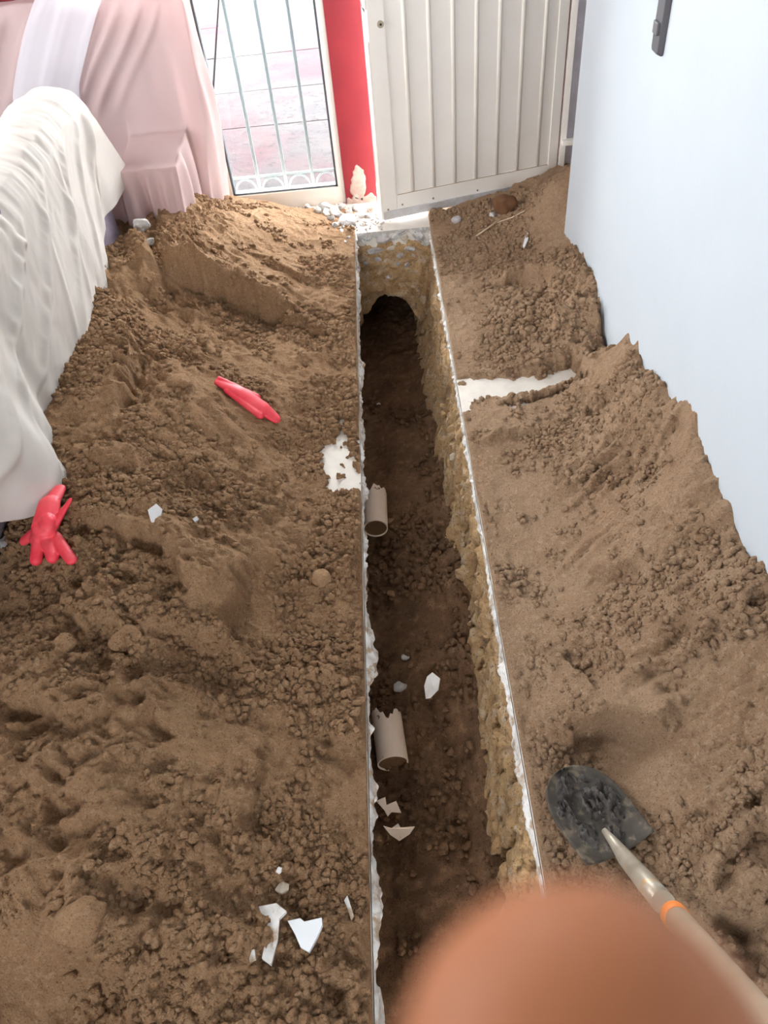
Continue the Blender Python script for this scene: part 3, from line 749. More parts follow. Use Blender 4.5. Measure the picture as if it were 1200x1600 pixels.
# local: +x runs from the hinge to the free edge, +y is the room side
def dpart(name, m, boxes, bev=.002, par=door):
    q = MB()
    for t in boxes: q.box(*t, bev)
    return q.build(name, m, par)
rs = 1                                                        # room side sign
dpart('panel', CREAM, [(.03, dl - .03, -.012, .012, .03, 2.05)])
dpart('stile', CREAM, [(0, .045, -.018, .018, .0, 2.07)]); dpart('stile', CREAM, [(dl - .075, dl - .004, -.018, .018, .0, 2.07)])
dpart('rail', CREAM, [(.045, dl - .075, -.018, .018, .03, .105)]); dpart('rail', CREAM, [(.045, dl - .075, -.018, .018, 1.97, 2.07)])
dpart('kick_strip', mat('zinc_strip', (.62, .62, .64), .4, (.52, .50, .48), 20, metal=.3), [(.01, dl - .006, .018, .026, 0, .038)])
for k in range(7):
    x = .100 + k * (dl - .235) / 6.2
    q = MB(); q.tube([(x, .011, .107), (x, .011, 1.97)], .010, 8); q.build('rib', CREAM, door)
dpart('seam', mat('rust_line', (.38, .25, .14), .8), [(.05, dl - .078, .0185, .0192, .104, .1065)], 0)
dpart('edge_flange', CREAM, [(dl - .004, dl + .002, -.034, .018, .0, .735)]); dpart('edge_flange', CREAM, [(dl - .004, dl + .002, -.034, .018, .845, 2.07)])
q = MB(); q.tube([(dl - .055, .018, .79), (dl - .055, .026, .79)], .013, 16); lk = q.build('lock', mat('lock_metal', (.45, .38, .28), .35, metal=.7), door)
q = MB(); q.tube([(dl - .055, .026, .79), (dl - .055, .0275, .79)], .0045, 10); q.build('keyhole', SOFAD, lk)
for x, z in ((.03, .06), (.06, .055), (.4, .05), (.62, .055), (dl - .1, .055), (dl - .03, .045)):
    q = MB(); q.tube([(x, .018, z), (x, .0205, z)], .0045, 8); q.build('screw', mat('screw_rust', (.30, .22, .16), .6, metal=.4), door)
fr = empty('door_frame', (.85, YB - .02, 0), kind='structure')
MB().box(.0, .028, -.03, .04, 0, 2.1, .002).build('post', CREAM, fr)
MB().box(-.012, .0, -.005, .03, 0, 2.1, .001).build('gap_strip', mat('dark_red_strip', (.16, .02, .02), .6), fr)
c = at(880, 222, 1, YB - .06)
MB().box(c[0] - .85 - .006, c[0] - .85 + .05, -.06, -.028, c[2] - .011, c[2] + .011, .001).build('hinge_bracket', CREAM, fr)

# ------------------------------------------------------------------ light switch
c = np.array([XW, 2.168, 1.06])
sw = empty('light_switch', c, label='dark grey light switch plate on the white wall', cat='light switch')
def slab_outline(w_, h_, r, n=8):
    pts = []
    for cx, cy, a0 in ((w_ - r, h_ - r, 0), (-w_ + r, h_ - r, 90), (-w_ + r, -h_ + r, 180), (w_ - r, -h_ + r, 270)):
        for k in range(n + 1):
            a = math.radians(a0 + 90 * k / n); pts.append((cx + r * math.cos(a), cy + r * math.sin(a)))
    return pts
bm = bmesh.new(); rings = []
for (wf, hf, xo) in ((1, 1, 0), (1, 1, -.004), (.78, .95, -.013), (.70, .93, -.014)):
    rings.append([bm.verts.new((xo, p_[0] * wf, p_[1] * hf)) for p_ in slab_outline(.036, .060 * 1.35, .012)])
for r0, r1 in zip(rings, rings[1:]):
    for k in range(len(r0)): bm.faces.new((r0[k], r0[(k + 1) % len(r0)], r1[(k + 1) % len(r0)], r1[k]))
bm.faces.new(rings[-1]); bm.faces.new(rings[0][::-1]); bmesh.ops.recalc_face_normals(bm, faces=bm.faces)
me = bpy.data.meshes.new('plate'); bm.to_mesh(me); bm.free(); link('plate', me, DARKP, sw)
MB().box(-.021, -.012, -.018, .018, -.036, -.008, .002).build('button', DARKB, sw)


# ------------------------------------------------------------------ sofas under dust sheets
sofa = empty('sofa', (-1.55, 2.1, 0), label='mauve sofa with its back to the dirt, hidden under the cream sheet', cat='sofa')
def spart(par, org, name, m, boxes, bev):
    q = MB()
    for t in boxes: q.box(t[0] - org[0], t[1] - org[0], t[2] - org[1], t[3] - org[1], t[4], t[5], bev)
    return q.build(name, m, par, smooth=True)
o1 = (-1.55, 2.1)
spart(sofa, o1, 'backrest', SOFA, [(-1.26, -1.075, 1.1, 3.02, .20, .765)], .03)
spart(sofa, o1, 'base', SOFAD, [(-1.93, -1.085, 1.12, 3.0, .06, .21)], .01)  # coloured black to stand in for the shade beneath the sofa
spart(sofa, o1, 'seat', SOFA, [(-1.95, -1.24, 1.12, 3.0, .12, .42)], .05)
spart(sofa, o1, 'armrest', SOFA, [(-1.95, -1.25, 2.86, 3.02, .08, .60)], .04); spart(sofa, o1, 'armrest', SOFA, [(-1.95, -1.25, 1.1, 1.26, .08, .60)], .04)
for x in (-1.9, -1.13):
    for y in (1.16, 2.95): MB().tube([(x - o1[0], y - o1[1], 0), (x - o1[0], y - o1[1], .07)], .025, 10).build('leg', SOFAD, sofa)
o2 = (-1.35, 3.3)
sofa2 = empty('sofa', (o2[0], o2[1], 0), label='sofa standing against the window, hidden under the pink sheet', cat='sofa')
spart(sofa2, o2, 'backrest', SOFA, [(-1.95, -.78, 3.54, 3.64, .06, .90)], .04)
spart(sofa2, o2, 'seat', SOFA, [(-1.95, -1.0, 3.16, 3.52, .1, .34)], .04)
spart(sofa2, o2, 'armrest', SOFA, [(-.99, -.86, 3.15, 3.52, .06, .40)], .035)
for x in (-1.9, -.9):
    for y in (3.12, 3.6): MB().tube([(x - o2[0], y - o2[1], 0), (x - o2[0], y - o2[1], .07)], .02, 10).build('leg', SOFAD, sofa2)


def wr(P, amp, s=0):
    """small creases"""
    return amp * (fbm3(P, 9, 3, s) + .6 * (1 - 2 * np.abs(noise3(P[..., 0] * 5, P[..., 1] * 16, P[..., 2] * 5, s + 5))))


def normals(P):
    a = np.gradient(P, axis=0); b_ = np.gradient(P, axis=1); n = np.cross(a, b_); return n / (np.linalg.norm(n, axis=-1, keepdims=True) + 1e-12)


# cream sheet: a cap over the backrest and a skirt that falls to a hem
ZC = .80; XC = -1.058
def crease(s_):                 # top edge the skirt hangs from; runs along the back, round the far corner
    x = np.where(s_ < 3.04, XC, XC - np.maximum(0, s_ - 3.04)); y = np.minimum(s_, 3.04); return x, y
def topz(x, y):
    t = np.clip((x + 1.29) / (.232), 0, 1)
    return ZC - .03 + .045 * np.sin(t * math.pi) ** .6 - .02 * sm(.85, 1, t) - .01 * (1 - np.cos(np.clip((y - 2.95) / .09, 0, 1) * 1.57)) - .035 * sm(2.7, 1.4, y) + .006 * np.sin(y * 5)
def capdisp(P): return .010 * (1 - 2 * np.abs(fbm2(P[..., 1] * 17 + 5 * P[..., 0], P[..., 0] * 3.6, 3, 81))) * (.3 + .7 * sm(-.3, .5, noise2(P[..., 1] * 4, P[..., 0] * 3, 85))) + .004 * fbm2(P[..., 1] * 30, P[..., 0] * 9, 2, 83)
s1 = np.linspace(.95, 3.04, 420); tx = np.linspace(-1.30, XC, 46)
SY, SX = np.meshgrid(s1, tx, indexing='ij')
Pc = np.stack([SX, SY, topz(SX, SY)], -1); Pc[..., 2] += capdisp(Pc) - .16 * sm(-1.272, -1.30, SX)
s2 = np.concatenate([np.linspace(.95, 3.04, 420), np.linspace(3.045, 3.27, 60)]); fv = np.linspace(0, 1, 90)
SS, FV = np.meshgrid(s2, fv, indexing='ij')
cx_, cy_ = crease(SS)
zt = topz(np.minimum(cx_, XC), cy_) ; Pt = np.stack([cx_, cy_, zt], -1); zt = zt + capdisp(Pt)
hem = np.interp(SS, [.95, 1.20, 1.30, 1.38, 1.46, 1.55, 1.62, 1.74, 1.82, 1.90, 2.05, 2.5, 2.62, 2.70, 2.84, 3.0, 3.06, 3.12, 3.3], [.45, .42, .34, .27, .225, .22, .24, .27, .28, .24, .22, .27, .34, .375, .405, .41, .40, .42, .43])
g_ = FV ** .85
ang = np.clip((SS - 2.93) / .24, 0, 1)
flare = .035 + .018 * np.sin(SS * 9) + .10 * np.exp(-((SS - 1.50) / .13) ** 2) - .028 * np.exp(-((SS - 1.83) / .06) ** 2) + .03 * np.exp(-((SS - 2.55) / .1) ** 2)
corner = np.exp(-((SS - 3.06) / .075) ** 2)
fold = (.010 * np.sin(SS * 41 + 2 * noise2(SS * 3, SS * 0, 3)) + .014 * noise2(SS * 9, FV * .8, 91)) * sm(.1, 1, FV)
fold = fold * (.22 + .35 * sm(2.0, 1.8, SS) + .7 * sm(2.7, 2.95, SS))
fold += .0012 * fbm2(SS * 25 + FV * 9, FV * 7, 2, 99) * sm(0, .1, FV)
for c_, k_, w_, a_ in ((3.02, .30, .022, .016), (2.90, .42, .02, .014), (2.72, .62, .03, .014), (2.45, .75, .03, .012), (2.2, .8, .035, .016), (1.98, .9, .04, .016), (2.98, .16, .012, .012), (2.6, .3, .015, .007), (2.35, .25, .015, .006)):
    fold += a_ * np.exp(-((SS + k_ * FV - c_) / w_) ** 2) * sm(0, .12, FV) * sm(1, .7, FV)
nx = np.where(SS < 2.95, 1.0, np.cos(ang * math.pi / 2)); ny = np.sin(ang * math.pi / 2)
out = flare * g_ * (1 - .75 * sm(2.6, 2.85, SS)) + fold + .03 * corner * g_
Ps = np.stack([cx_ + nx * out + .012 * corner * g_, cy_ + ny * out + .12 * corner * g_, zt + (hem - zt) * FV], -1)
V = np.concatenate([Pc.reshape(-1, 3), Ps.reshape(-1, 3)])
Fq = np.concatenate([grid_faces(*Pc.shape[:2], 0, True), grid_faces(*Ps.shape[:2], Pc.shape[0] * Pc.shape[1], True)])
me = raw_mesh('dust_sheet', V, Fq); bm = bmesh.new(); bm.from_mesh(me); bmesh.ops.remove_doubles(bm, verts=bm.verts, dist=.0015); bm.to_mesh(me); bm.free()
sheet = link('dust_sheet', me, SHEET, label='cream cotton dust sheet draped over the sofa back beside the dirt', cat='sheet')
mo = sheet.modifiers.new('smooth', 'SMOOTH'); mo.factor = .5; mo.iterations = 3
mo = sheet.modifiers.new('thick', 'SOLIDIFY'); mo.thickness = .0015

# pink sheet: drawn over backrest, arm and seat of the second sofa
def boxd(x, y, x0, x1, y0, y1, kf=1.0, kr=1.0):
    dx = np.maximum(np.maximum(x0 - x, (x - x1) * kr), 0); dy = np.maximum(np.maximum((y0 - y) * kf, y - y1), 0); return np.hypot(dx, dy)
def drop(d, slope, k): return slope * .5 * (np.sqrt(d * d + k * k) + d - k)
def smax(a, b_, k): h = np.clip(.5 + .5 * (a - b_) / k, 0, 1); return b_ + (a - b_) * h + k * h * (1 - h)
def pink_z(x, y):
    back = .975 - .04 * ((x + 1.3) / .6) ** 2 * (x > -1.3) - drop(boxd(x, y, -2.2, -.715, 3.535, 3.63, .52, 3.0), 9.5, .045)
    arm = .475 + .03 * sm(3.1, 3.4, y) - drop(boxd(x, y, -1.04, -.79, 3.09, 3.55, 1, 1.2), 9.0, .03)
    seat = .42 - drop(boxd(x, y, -2.2, -1.0, 3.12, 3.6), 8, .03)
    z = smax(smax(back, arm, .06), seat, .05)
    return z
gx = np.arange(-1.95, -.575, .0035); gy = np.arange(2.98, 3.685, .0035)
GXX, GYY = np.meshgrid(gx, gy, indexing='ij'); Zp = pink_z(GXX, GYY)
wcoord = GXX * .80 - Zp * .62
fr_ = np.zeros_like(Zp)
for c_, w_, a_ in ((-1.50, .012, .010), (-1.43, .010, .012), (-1.36, .014, .010), (-1.29, .012, .012), (-1.225, .010, .008), (-1.62, .015, .01), (-1.72, .02, .012)):
    fr_ += a_ * np.exp(-((wcoord - c_ + .01 * noise2(GXX * 6, Zp * 6, 5)) / w_) ** 2)
onb = sm(.56, .66, Zp) * sm(.96, .9, Zp) * sm(3.56, 3.5, GYY) * sm(-.78, -.85, GXX)
side = sm(-.81, -.77, GXX) * sm(.86, .5, Zp); frn = sm(.50, .38, Zp) * sm(3.14, 3.08, GYY) * sm(-.80, -.86, GXX)
P = np.stack([GXX, GYY, Zp], -1); N_ = normals(P)
N_ = np.where(N_[..., 2:] < 0, -N_, N_)
dsp = 1.7 * fr_ * onb + .013 * side * (np.sin(GYY * 42 + 2 * Zp) + .7 * noise2(GYY * 17, Zp * 2, 15)) + frn * .018 * (np.sin(GXX * 62 + 5 * Zp + 2 * noise2(GXX * 8, Zp * 3, 6)) * sm(-1.02, -.93, GXX) + noise2(GXX * 24, Zp * 3, 16))
dsp += .004 * fbm2(GXX * 9, GYY * 9, 2, 17)
P = P + N_ * dsp[..., None]
P[..., 0] -= .075 * sm(-.92, -.74, GXX) * np.clip(1 - P[..., 2] / .55, 0, 1)
k = P[..., 2] > .06
i_ = grid_faces(len(gx), len(gy)); kv = k.reshape(-1); i_ = i_[kv[i_].all(1)]
me = raw_mesh('dust_sheet', P.reshape(-1, 3), i_); bm = bmesh.new(); bm.from_mesh(me); bmesh.ops.delete(bm, geom=[v for v in bm.verts if not v.link_faces], context='VERTS'); bm.to_mesh(me); bm.free()
pk = link('dust_sheet', me, PINK, label='pale pink sheet pulled over the sofa in front of the window', cat='sheet')
mo = pk.modifiers.new('smooth', 'SMOOTH'); mo.factor = .5; mo.iterations = 6
# sheer white cloth lying over the pink one
a_ = np.linspace(0, 1, 60); b__ = np.linspace(3.62, 3.14, 110); A_, B_ = np.meshgrid(a_, b__, indexing='ij')
xl_ = np.interp(B_, [3.2, 3.44, 3.535, 3.62], [-1.70, -1.47, -1.25, -1.17]); xr_ = np.interp(B_, [3.2, 3.44, 3.535, 3.62], [-1.42, -1.20, -.955, -.89])
Xq = xl_ + (xr_ - xl_) * A_ + .012 * noise2(B_ * 9, A_ * 2, 31); Zq = pink_z(Xq, B_) + .05 + .014 * np.abs(noise2(A_ * 7, B_ * 2.5, 33)) + .012 * np.sin(A_ * 15) * sm(.1, .3, A_)
sc = grid_obj('sheer_cloth', np.stack([Xq, B_ - .01, Zq], -1), SHEER, label='thin white cloth lying over the pink sheet', cat='cloth')
mo = sc.modifiers.new('smooth', 'SMOOTH'); mo.iterations = 4

# ------------------------------------------------------------------ shovel
sk = at(968, 1330, 2, .082); hend = at_depth(1192, 1592, .80); hdir = (hend - sk) / np.linalg.norm(hend - sk)
tipp = at(876, 1204, 2, .040)
shv = empty('shovel', tuple(sk), label='round-point shovel with mud on its blade and an orange ring', cat='shovel')
ax_ = Vector(tipp - sk); BL = ax_.length; ax_.normalize()
side_ = ax_.cross(Vector((0, 0, 1))).normalized(); nrm_ = side_.cross(ax_).normalized()
def blade_pt(u, v):            # u 0 shoulder..1 tip, v -1..1
    hw = .079 * (1.0 if u < .45 else math.sqrt(max(0.0, 1 - ((u - .45) / .55) ** 2.4)))
    hw *= (.97 + .03 * math.sin(u * 3))
    lift = .020 * (abs(v) ** 2.2) * (1 - .6 * u) + .010 * u ** 3 - .004
    return ax_ * (u * BL - .004) + side_ * (v * hw) + nrm_ * lift
nu, nv = 40, 30
Pb = np.array([[blade_pt(min(u, .9995), v)[:] for v in np.linspace(-1, 1, nv)] for u in np.linspace(0, 1, nu)])
bl = grid_obj('blade', Pb, STEEL, parent=shv, label='dark worn steel blade'); mo = bl.modifiers.new('t', 'SOLIDIFY'); mo.thickness = .0025
UU, VV_ = np.meshgrid(np.linspace(.06, .93, 90), np.linspace(-.86, .86, 80), indexing='ij')
Pm = np.array([[blade_pt(u, v)[:] for v in np.linspace(-.86, .86, 80)] for u in np.linspace(.06, .93, 90)])
th = (.010 + .014 * fbm2(UU * 5, VV_ * 4, 4, 51, .6) + .006 * fbm2(UU * 22, VV_ * 16, 3, 53)) * sm(1.02, .7, np.hypot((UU - .52) / .52, VV_ / .95)) - .003
th += cells(UU * 16, VV_ * 12, 55, .5) * .012 * sm(1, .6, np.hypot((UU - .5) / .5, VV_ / .9))
grid_obj('mud', Pm + np.array(nrm_[:]) * (th[..., None] + .0012), MUD, parent=shv, label='wet dark mud', kind='stuff')
h_ = Vector(hdir)
MB().tube([ax_ * .05 + nrm_ * -.001, ax_ * .02 + nrm_ * .004, h_ * .01 + nrm_ * .004, h_ * .05, h_ * .17, h_ * .30], [.006, .010, .0135, .0155, .0175, .0182], 16).build('socket', WOODS, shv)
LH = float(np.linalg.norm(hend - sk)); lr = at_depth(1066, 1437, 1.10); tr = float((lr - sk) @ hdir)
MB().tube([h_ * (tr - .012), h_ * (tr - .010), h_ * (tr + .010), h_ * (tr + .012)], [.0188, .0200, .0200, .0188], 20).build('ring', ORANGE, shv)
MB().tube([h_ * (tr + .004), h_ * (tr + .2), h_ * (LH + .10), h_ * (LH + .40), h_ * (LH + .41)], [.0184, .0190, .0192, .0188, .012], 18).build('handle', WOOD, shv)

# ------------------------------------------------------------------ pipes and shards in the trench
def pipe(px0, py0, px1, py1, z, rad, L_extra, label, jag, seed):
    a = at(px0, py0, 2, z + rad); b_ = at(px1, py1, 2, z + rad); n = 40; m_ = 60
    th_ = np.linspace(0, 2 * math.pi, n); g = np.random.default_rng(seed)
    ax0 = b_ - a; L = np.linalg.norm(ax0); ax0 = ax0 / L; sd = np.cross(ax0, [0, 0, 1.]); sd /= np.linalg.norm(sd); up_ = np.cross(sd, ax0)
    jn = jag * np.abs(fbm2(th_ * 2.2, th_ * 0, 3, seed)) * (1 + 0 * th_); jn[-1] = jn[0]
    t = np.linspace(0, 1, m_); rows = []
    for rr in (rad, rad - .004):
        rows.append(np.array([[a + ax0 * (q * (L - j_)) + (sd * math.cos(u) + up_ * math.sin(u)) * rr for u, j_ in zip(th_, jn)] for q in t]))
    P_ = np.concatenate([rows[0], rows[1][::-1], rows[0][:1]], 0)
    cen = a - up_ * rad
    o = grid_obj('pvc_pipe', P_ - cen, PVC, label=label, cat='pipe'); o.location = cen
    pl = MB(); c0_ = a + ax0 * .004 - cen; pl.tube([tuple(c0_), tuple(c0_ + ax0 * (L * .6))], rad - .0035, 20); pl.build('soil_plug', SOILD, o); return o
pipe(614, 1193, 603, 1112, -.535, .046, 0, 'larger broken pvc drain pipe end in the trench nearer the shovel', .05, 61)
pipe(587, 826, 586, 768, -.52, .046, 0, 'short broken pvc drain pipe end deep in the trench near the far hole', .04, 63)
def shard(name, pts, z, m, tilt, label, cat, th=.004, bend=0.0, group=None):
    W = [at(*p, 2, z) for p in pts]; c = np.mean(W, 0); q = MB(); q.poly([(w_[0] - c[0], w_[1] - c[1]) for w_ in W], th)
    if bend:
        bmesh.ops.subdivide_edges(q.bm, edges=list(q.bm.edges), cuts=2, use_grid_fill=True)
        for v in q.bm.verts: v.co.z -= bend * v.co.x ** 2
    o = q.build(name, m, label=label, cat=cat, group=group); o.location = c; o.rotation_euler = tilt; return o
shard('pvc_shard', [(662, 1070), (668, 1058), (677, 1053), (688, 1062), (684, 1078), (671, 1088), (663, 1088)], -.43, PVCW, (.25, -.25, 0), 'small bright white pipe shard lying on the trench slope', 'pipe shard', .005, 6)
shard('pvc_shard', [(588, 1252), (602, 1246), (604, 1258), (619, 1251), (627, 1268), (612, 1268), (606, 1275), (601, 1266)], -.465, PVC, (.1, .1, 0), 'notched cream pipe shard at the trench bottom nearer the pipe', 'pipe shard', .004, 3)
shard('pvc_shard', [(599, 1290), (612, 1294), (622, 1287), (626, 1293), (648, 1290), (640, 1302), (624, 1313), (610, 1304)], -.46, PVC, (.1, .05, 0), 'triangular cream pipe shard lowest in the trench', 'pipe shard', .004, 3)

# ------------------------------------------------------------------ rubber gloves
def capsule(bm, a, b_, ra, rb, flat=1.0, up_=(0, 0, 1)):
    a, b_ = Vector(a), Vector(b_); t = (b_ - a); L = max(t.length, 1e-5); t.normalize(); u = Vector(up_); n = (u - t * u.dot(t)); n = n.normalized() if n.length > 1e-4 else t.orthogonal().normalized(); s_ = t.cross(n)
    rings = []; prof = [(-ra * math.cos(q), ra * math.sin(q), 0) for q in (0.05, .5, 1.0, 1.4)] + [(L + rb * math.cos(q), rb * math.sin(q), 1) for q in (1.5, 1.0, .5, .05)]
    for d_, r, _ in prof:
        rings.append([bm.verts.new(a + t * d_ + (s_ * math.cos(k) + n * math.sin(k) * flat) * r) for k in [2 * math.pi * j / 16 for j in range(16)]])
    for r0, r1 in zip(rings, rings[1:]):
        for k in range(16): bm.faces.new((r0[k], r0[(k + 1) % 16], r1[(k + 1) % 16], r1[k]))
    bm.faces.new(rings[0][::-1]); bm.faces.new(rings[-1])
def blob(name, caps, m, voxel, smooth, **kw):
    bm = bmesh.new()
    for c_ in caps: capsule(bm, *c_)
    bmesh.ops.recalc_face_normals(bm, faces=bm.faces)
    me = bpy.data.meshes.new(name); bm.to_mesh(me); bm.free(); o = link(name, me, m, **kw)
    r = o.modifiers.new('r', 'REMESH'); r.mode = 'VOXEL'; r.voxel_size = voxel; r.use_smooth_shade = True
    q = o.modifiers.new('s', 'SMOOTH'); q.factor = .5; q.iterations = smooth
    return o
def gp(px, py, dz): p_ = hit(px, py); return (p_[0], p_[1], p_[2] + dz)
A = gp(78, 835, .032); r0 = np.array(A)
def rel(p_): return tuple(np.array(p_) - r0)
caps = [(rel(gp(86, 806, .040)), rel(A), .030, .036, .55), (rel(gp(102, 782, .042)), rel(gp(84, 812, .042)), .018, .028, .5), (rel(gp(118, 795, .034)), rel(gp(88, 838, .030)), .006, .016, .7),
        (rel(A), rel(gp(66, 852, .030)), .036, .026, .6), (rel(gp(62, 844, .028)), rel(gp(45, 853, .024)), .022, .017, .65),
        (rel(gp(68, 852, .026)), rel(gp(62, 882, .020)), .019, .017, .85), (rel(gp(80, 852, .030)), rel(gp(88, 880, .022)), .019, .0165, .9), (rel(gp(92, 850, .026)), rel(gp(116, 882, .018)), .017, .015, .75)]
g1 = blob('rubber_glove', caps, RUBBER, .0026, 4, label='crumpled red rubber glove sticking out from under the cream sheet', cat='glove'); g1.location = r0
A = gp(390, 632, .012); r0 = np.array(A)
caps = [(rel(gp(344, 603, .014)), rel(gp(378, 622, .018)), .016, .026, .5), (rel(gp(378, 622, .018)), rel(gp(412, 645, .018)), .026, .028, .5), (rel(gp(412, 645, .018)), rel(gp(432, 660, .016)), .028, .018, .5), (rel(gp(345, 600, .022)), rel(gp(405, 632, .030)), .009, .012, .8), (rel(gp(356, 616, .014)), rel(gp(408, 655, .014)), .010, .012, .8)]
g2 = blob('rubber_glove', caps, RUBBER, .0024, 3, label='flattened red rubber glove half buried on the dirt slope', cat='glove'); g2.location = r0

# ------------------------------------------------------------------ loose stones, rubble and scraps
def rock(name, px, py, r, m, label, cat='stone', rounded=True, flat=.8, seed=1, sink=.35, group=None, rot=None, sc=(1, 1, 1)):
    p_ = hit(px, py); o = put(name, stone_mesh(name, r, seed, rounded=rounded, flat=flat), m, (p_[0], p_[1], p_[2] + r * flat * (1 - 2 * sink) * .8), rot or (0, 0, seed * 1.3), label=label, cat=cat, group=group); o.scale = sc; return o
rock('stone', 502, 908, .030, ROCK, 'fist-sized brown stone lying alone beside the trench edge', seed=3, sink=.3)
rock('stone', 787, 334, .052, mat('shaded_brown_stone', (0.17, 0.08, 0.035), .9, (.12, .055, .025), 14, bump=.6, bscale=120), 'large round brown stone against the foot of the door', seed=4, sink=-.05, flat=.95)  # brown stone, its colour darkened further for the shade on its front
rock('stone', 772, 336, .024, GREYS, 'small grey stone beside the round brown one at the door', seed=5, flat=.6, rounded=False)
rock('stone', 714, 346, .030, mat('glassy_stone', (.42, .40, .41), .35, (.34, .29, .27), 20), 'translucent grey lump of stone in front of the door', seed=6, flat=.7, rounded=False)
rock('stone', 125, 1440, .044, SOIL, 'rounded boulder half sunk in the dirt at the near left', seed=7, sink=.5, flat=.8)
rock('stone', 280, 598, .034, SOIL, 'flat brown stone on the slope left of the buried glove', seed=8, flat=.6)
rock('stone', 125, 706, .040, SOIL, 'angular brown stone near the hanging sheet corner', seed=9, rounded=False, flat=.55)
rock('stone', 355, 1084, .013, SOIL, 'left one of two small brown stones in the dirt hollow', seed=10, sink=.2)
rock('stone', 381, 1082, .014, SOIL, 'right one of two small brown stones in the dirt hollow', seed=11, sink=.2)
rock('stone', 443, 1392, .015, PALES, 'pale brown pebble above the white tile fragment', seed=12, rounded=False, sink=-.1)
rock('stone', 437, 1362, .008, WHITEC, 'tiny white pebble above the pale brown pebble', seed=13, rounded=False, sink=-.3)
rock('stone', 100, 1005, .026, SOIL, 'brown lump of stone at the left edge below the glove', seed=14, sink=.5)
rock('stone', 195, 1000, .04, SOIL, 'upright flat-sided clod below the rounded hump', seed=15, rounded=False, sink=.5)
rock('stone', 650, 1020, 0, None, '') if False else None
rock('concrete_chunk', 226, 366, .044, CONC, 'white concrete chunk perched on the dirt below the pink sheet', 'rubble', False, .8, 21, -.15)
rock('concrete_chunk', 235, 381, .026, CONC, 'small concrete chunk half buried in front of the perched one', 'rubble', False, .6, 22, .15)
rock('concrete_chunk', 2, 850, .03, GREYS, 'grey chunk under the sofa at the left edge', 'rubble', False, .8, 23, .2)
RB = [(541, 347, .050, .55), (523, 335, .040, .8), (507, 331, .034, .7), (497, 338, .022, .8), (518, 350, .020, .8), (484, 311, .030, .9), (557, 325, .028, .8), (581, 326, .028, .7), (566, 336, .024, .7), (545, 331, .022, .8), (534, 322, .022, .8),
      (476, 328, .016, .8), (465, 322, .020, .7), (440, 322, .022, .6), (425, 321, .015, .7), (399, 320, .014, .6), (525, 362, .018, .7), (573, 346, .012, .8), (553, 352, .014, .8), (512, 341, .026, .8), (532, 340, .024, .8), (550, 340, .020, .8), (575, 337, .018, .7), (498, 324, .022, .7), (590, 335, .014, .8), (534, 368, .012, .7), (545, 375, .010, .7), (540, 384, .009, .7)]
for i, (a, b_, r, f) in enumerate(RB):
    lb = {0: 'broad flat-topped white rubble chunk nearest the trench end', 1: 'biggest upright white rubble chunk in the pile at the red pillar', 5: 'white rubble chunk lying against the window frame', 6: 'grey rubble chunk at the foot of the red pillar, left one', 7: 'grey rubble chunk at the foot of the red pillar beside the door', 15: 'leftmost of the small white chunks lined up below the window', 14: 'second from left of the white chunks lined up below the window', 13: 'third from left of the white chunks lined up below the window', 12: 'fourth from left of the white chunks lined up below the window', 11: 'fifth from left of the white chunks lined up below the window', 16: 'white chunk lying apart at the far left corner of the trench', 25: 'white crumb just left of the far trench corner', 26: 'second white crumb along the far end of the left trench edge', 27: 'third white crumb along the far end of the left trench edge', 17: 'small white chunk between the flat-topped chunk and the door edge', 24: 'white chunk nearest the free edge of the door'}.get(i, 'white rubble chunk inside the pile at the red pillar')
    p_ = at(a, b_, 2, r * f * .5); z0 = float(hz(p_[0], min(p_[1], YB - .04), GL if p_[0] < -.1 else GR)) if not (XL < p_[0] < XR) else 0
    o = put('concrete_chunk', stone_mesh('concrete_chunk', r * 1.15, 900 + i, flat=f), (CONC, WHITEC)[i % 2], (p_[0], min(p_[1], YB - .03 - r * .8), max(z0, 0) + r * f * .5), (0, 0, i * 1.7), label=lb, cat='rubble', group='white rubble by the red pillar')
p_ = np.array([rng.normal(-.12, .06, 160), rng.normal(3.46, .06, 160)]).T; p_ = p_[p_[:, 1] > YE + .01]
clods('rubble_grit', np.concatenate([p_, .004 + np.maximum(0, np.where(p_[:, :1] < XL, hz(p_[:, 0], p_[:, 1], GL)[:, None], 0))], 1), rng.uniform(.002, .008, len(p_)), WHITEC, floor)


def scrap(name, pts, m, label, cat, th, tilt=(0, 0, 0), up=.004):
    W = [hit(*p) for p in pts]; c = np.mean(W, 0); zc = max(w_[2] for w_ in W); q = MB(); q.poly([(w_[0] - c[0], w_[1] - c[1]) for w_ in [at(*p, 2, c[2] + up) for p in pts]], th)
    o = q.build(name, m, label=label, cat=cat); o.location = (c[0], c[1], c[2] + up + .004); o.rotation_euler = tilt; return o
TILE = mat('white_glaze', (.70, .72, .74), .3, spec=.4)
scrap('tile_fragment', [(450, 1440), (470, 1436), (476, 1441), (503, 1435), (504, 1446), (496, 1464), (483, 1488), (470, 1481), (462, 1462)], TILE, 'bright white glazed tile fragment lying on the near dirt', 'tile fragment', .012, (.06, 0, 0), .022)
scrap('plaster_piece', [(405, 1418), (432, 1412), (448, 1424), (437, 1436), (434, 1470), (424, 1508), (410, 1498), (418, 1460)], WHITEC, 'dusty white plaster piece left of the glazed tile fragment', 'plaster', .012, (0, .1, 0), .016)
scrap('plaster_piece', [(388, 1488), (398, 1484), (400, 1500), (391, 1504)], WHITEC, 'tiny plaster flake below the dusty plaster piece', 'plaster', .006)
scrap('plaster_piece', [(538, 1408), (543, 1400), (548, 1415), (553, 1432), (549, 1438), (543, 1420)], WHITEC, 'thin plaster splinter right of the glazed tile fragment', 'plaster', .006)
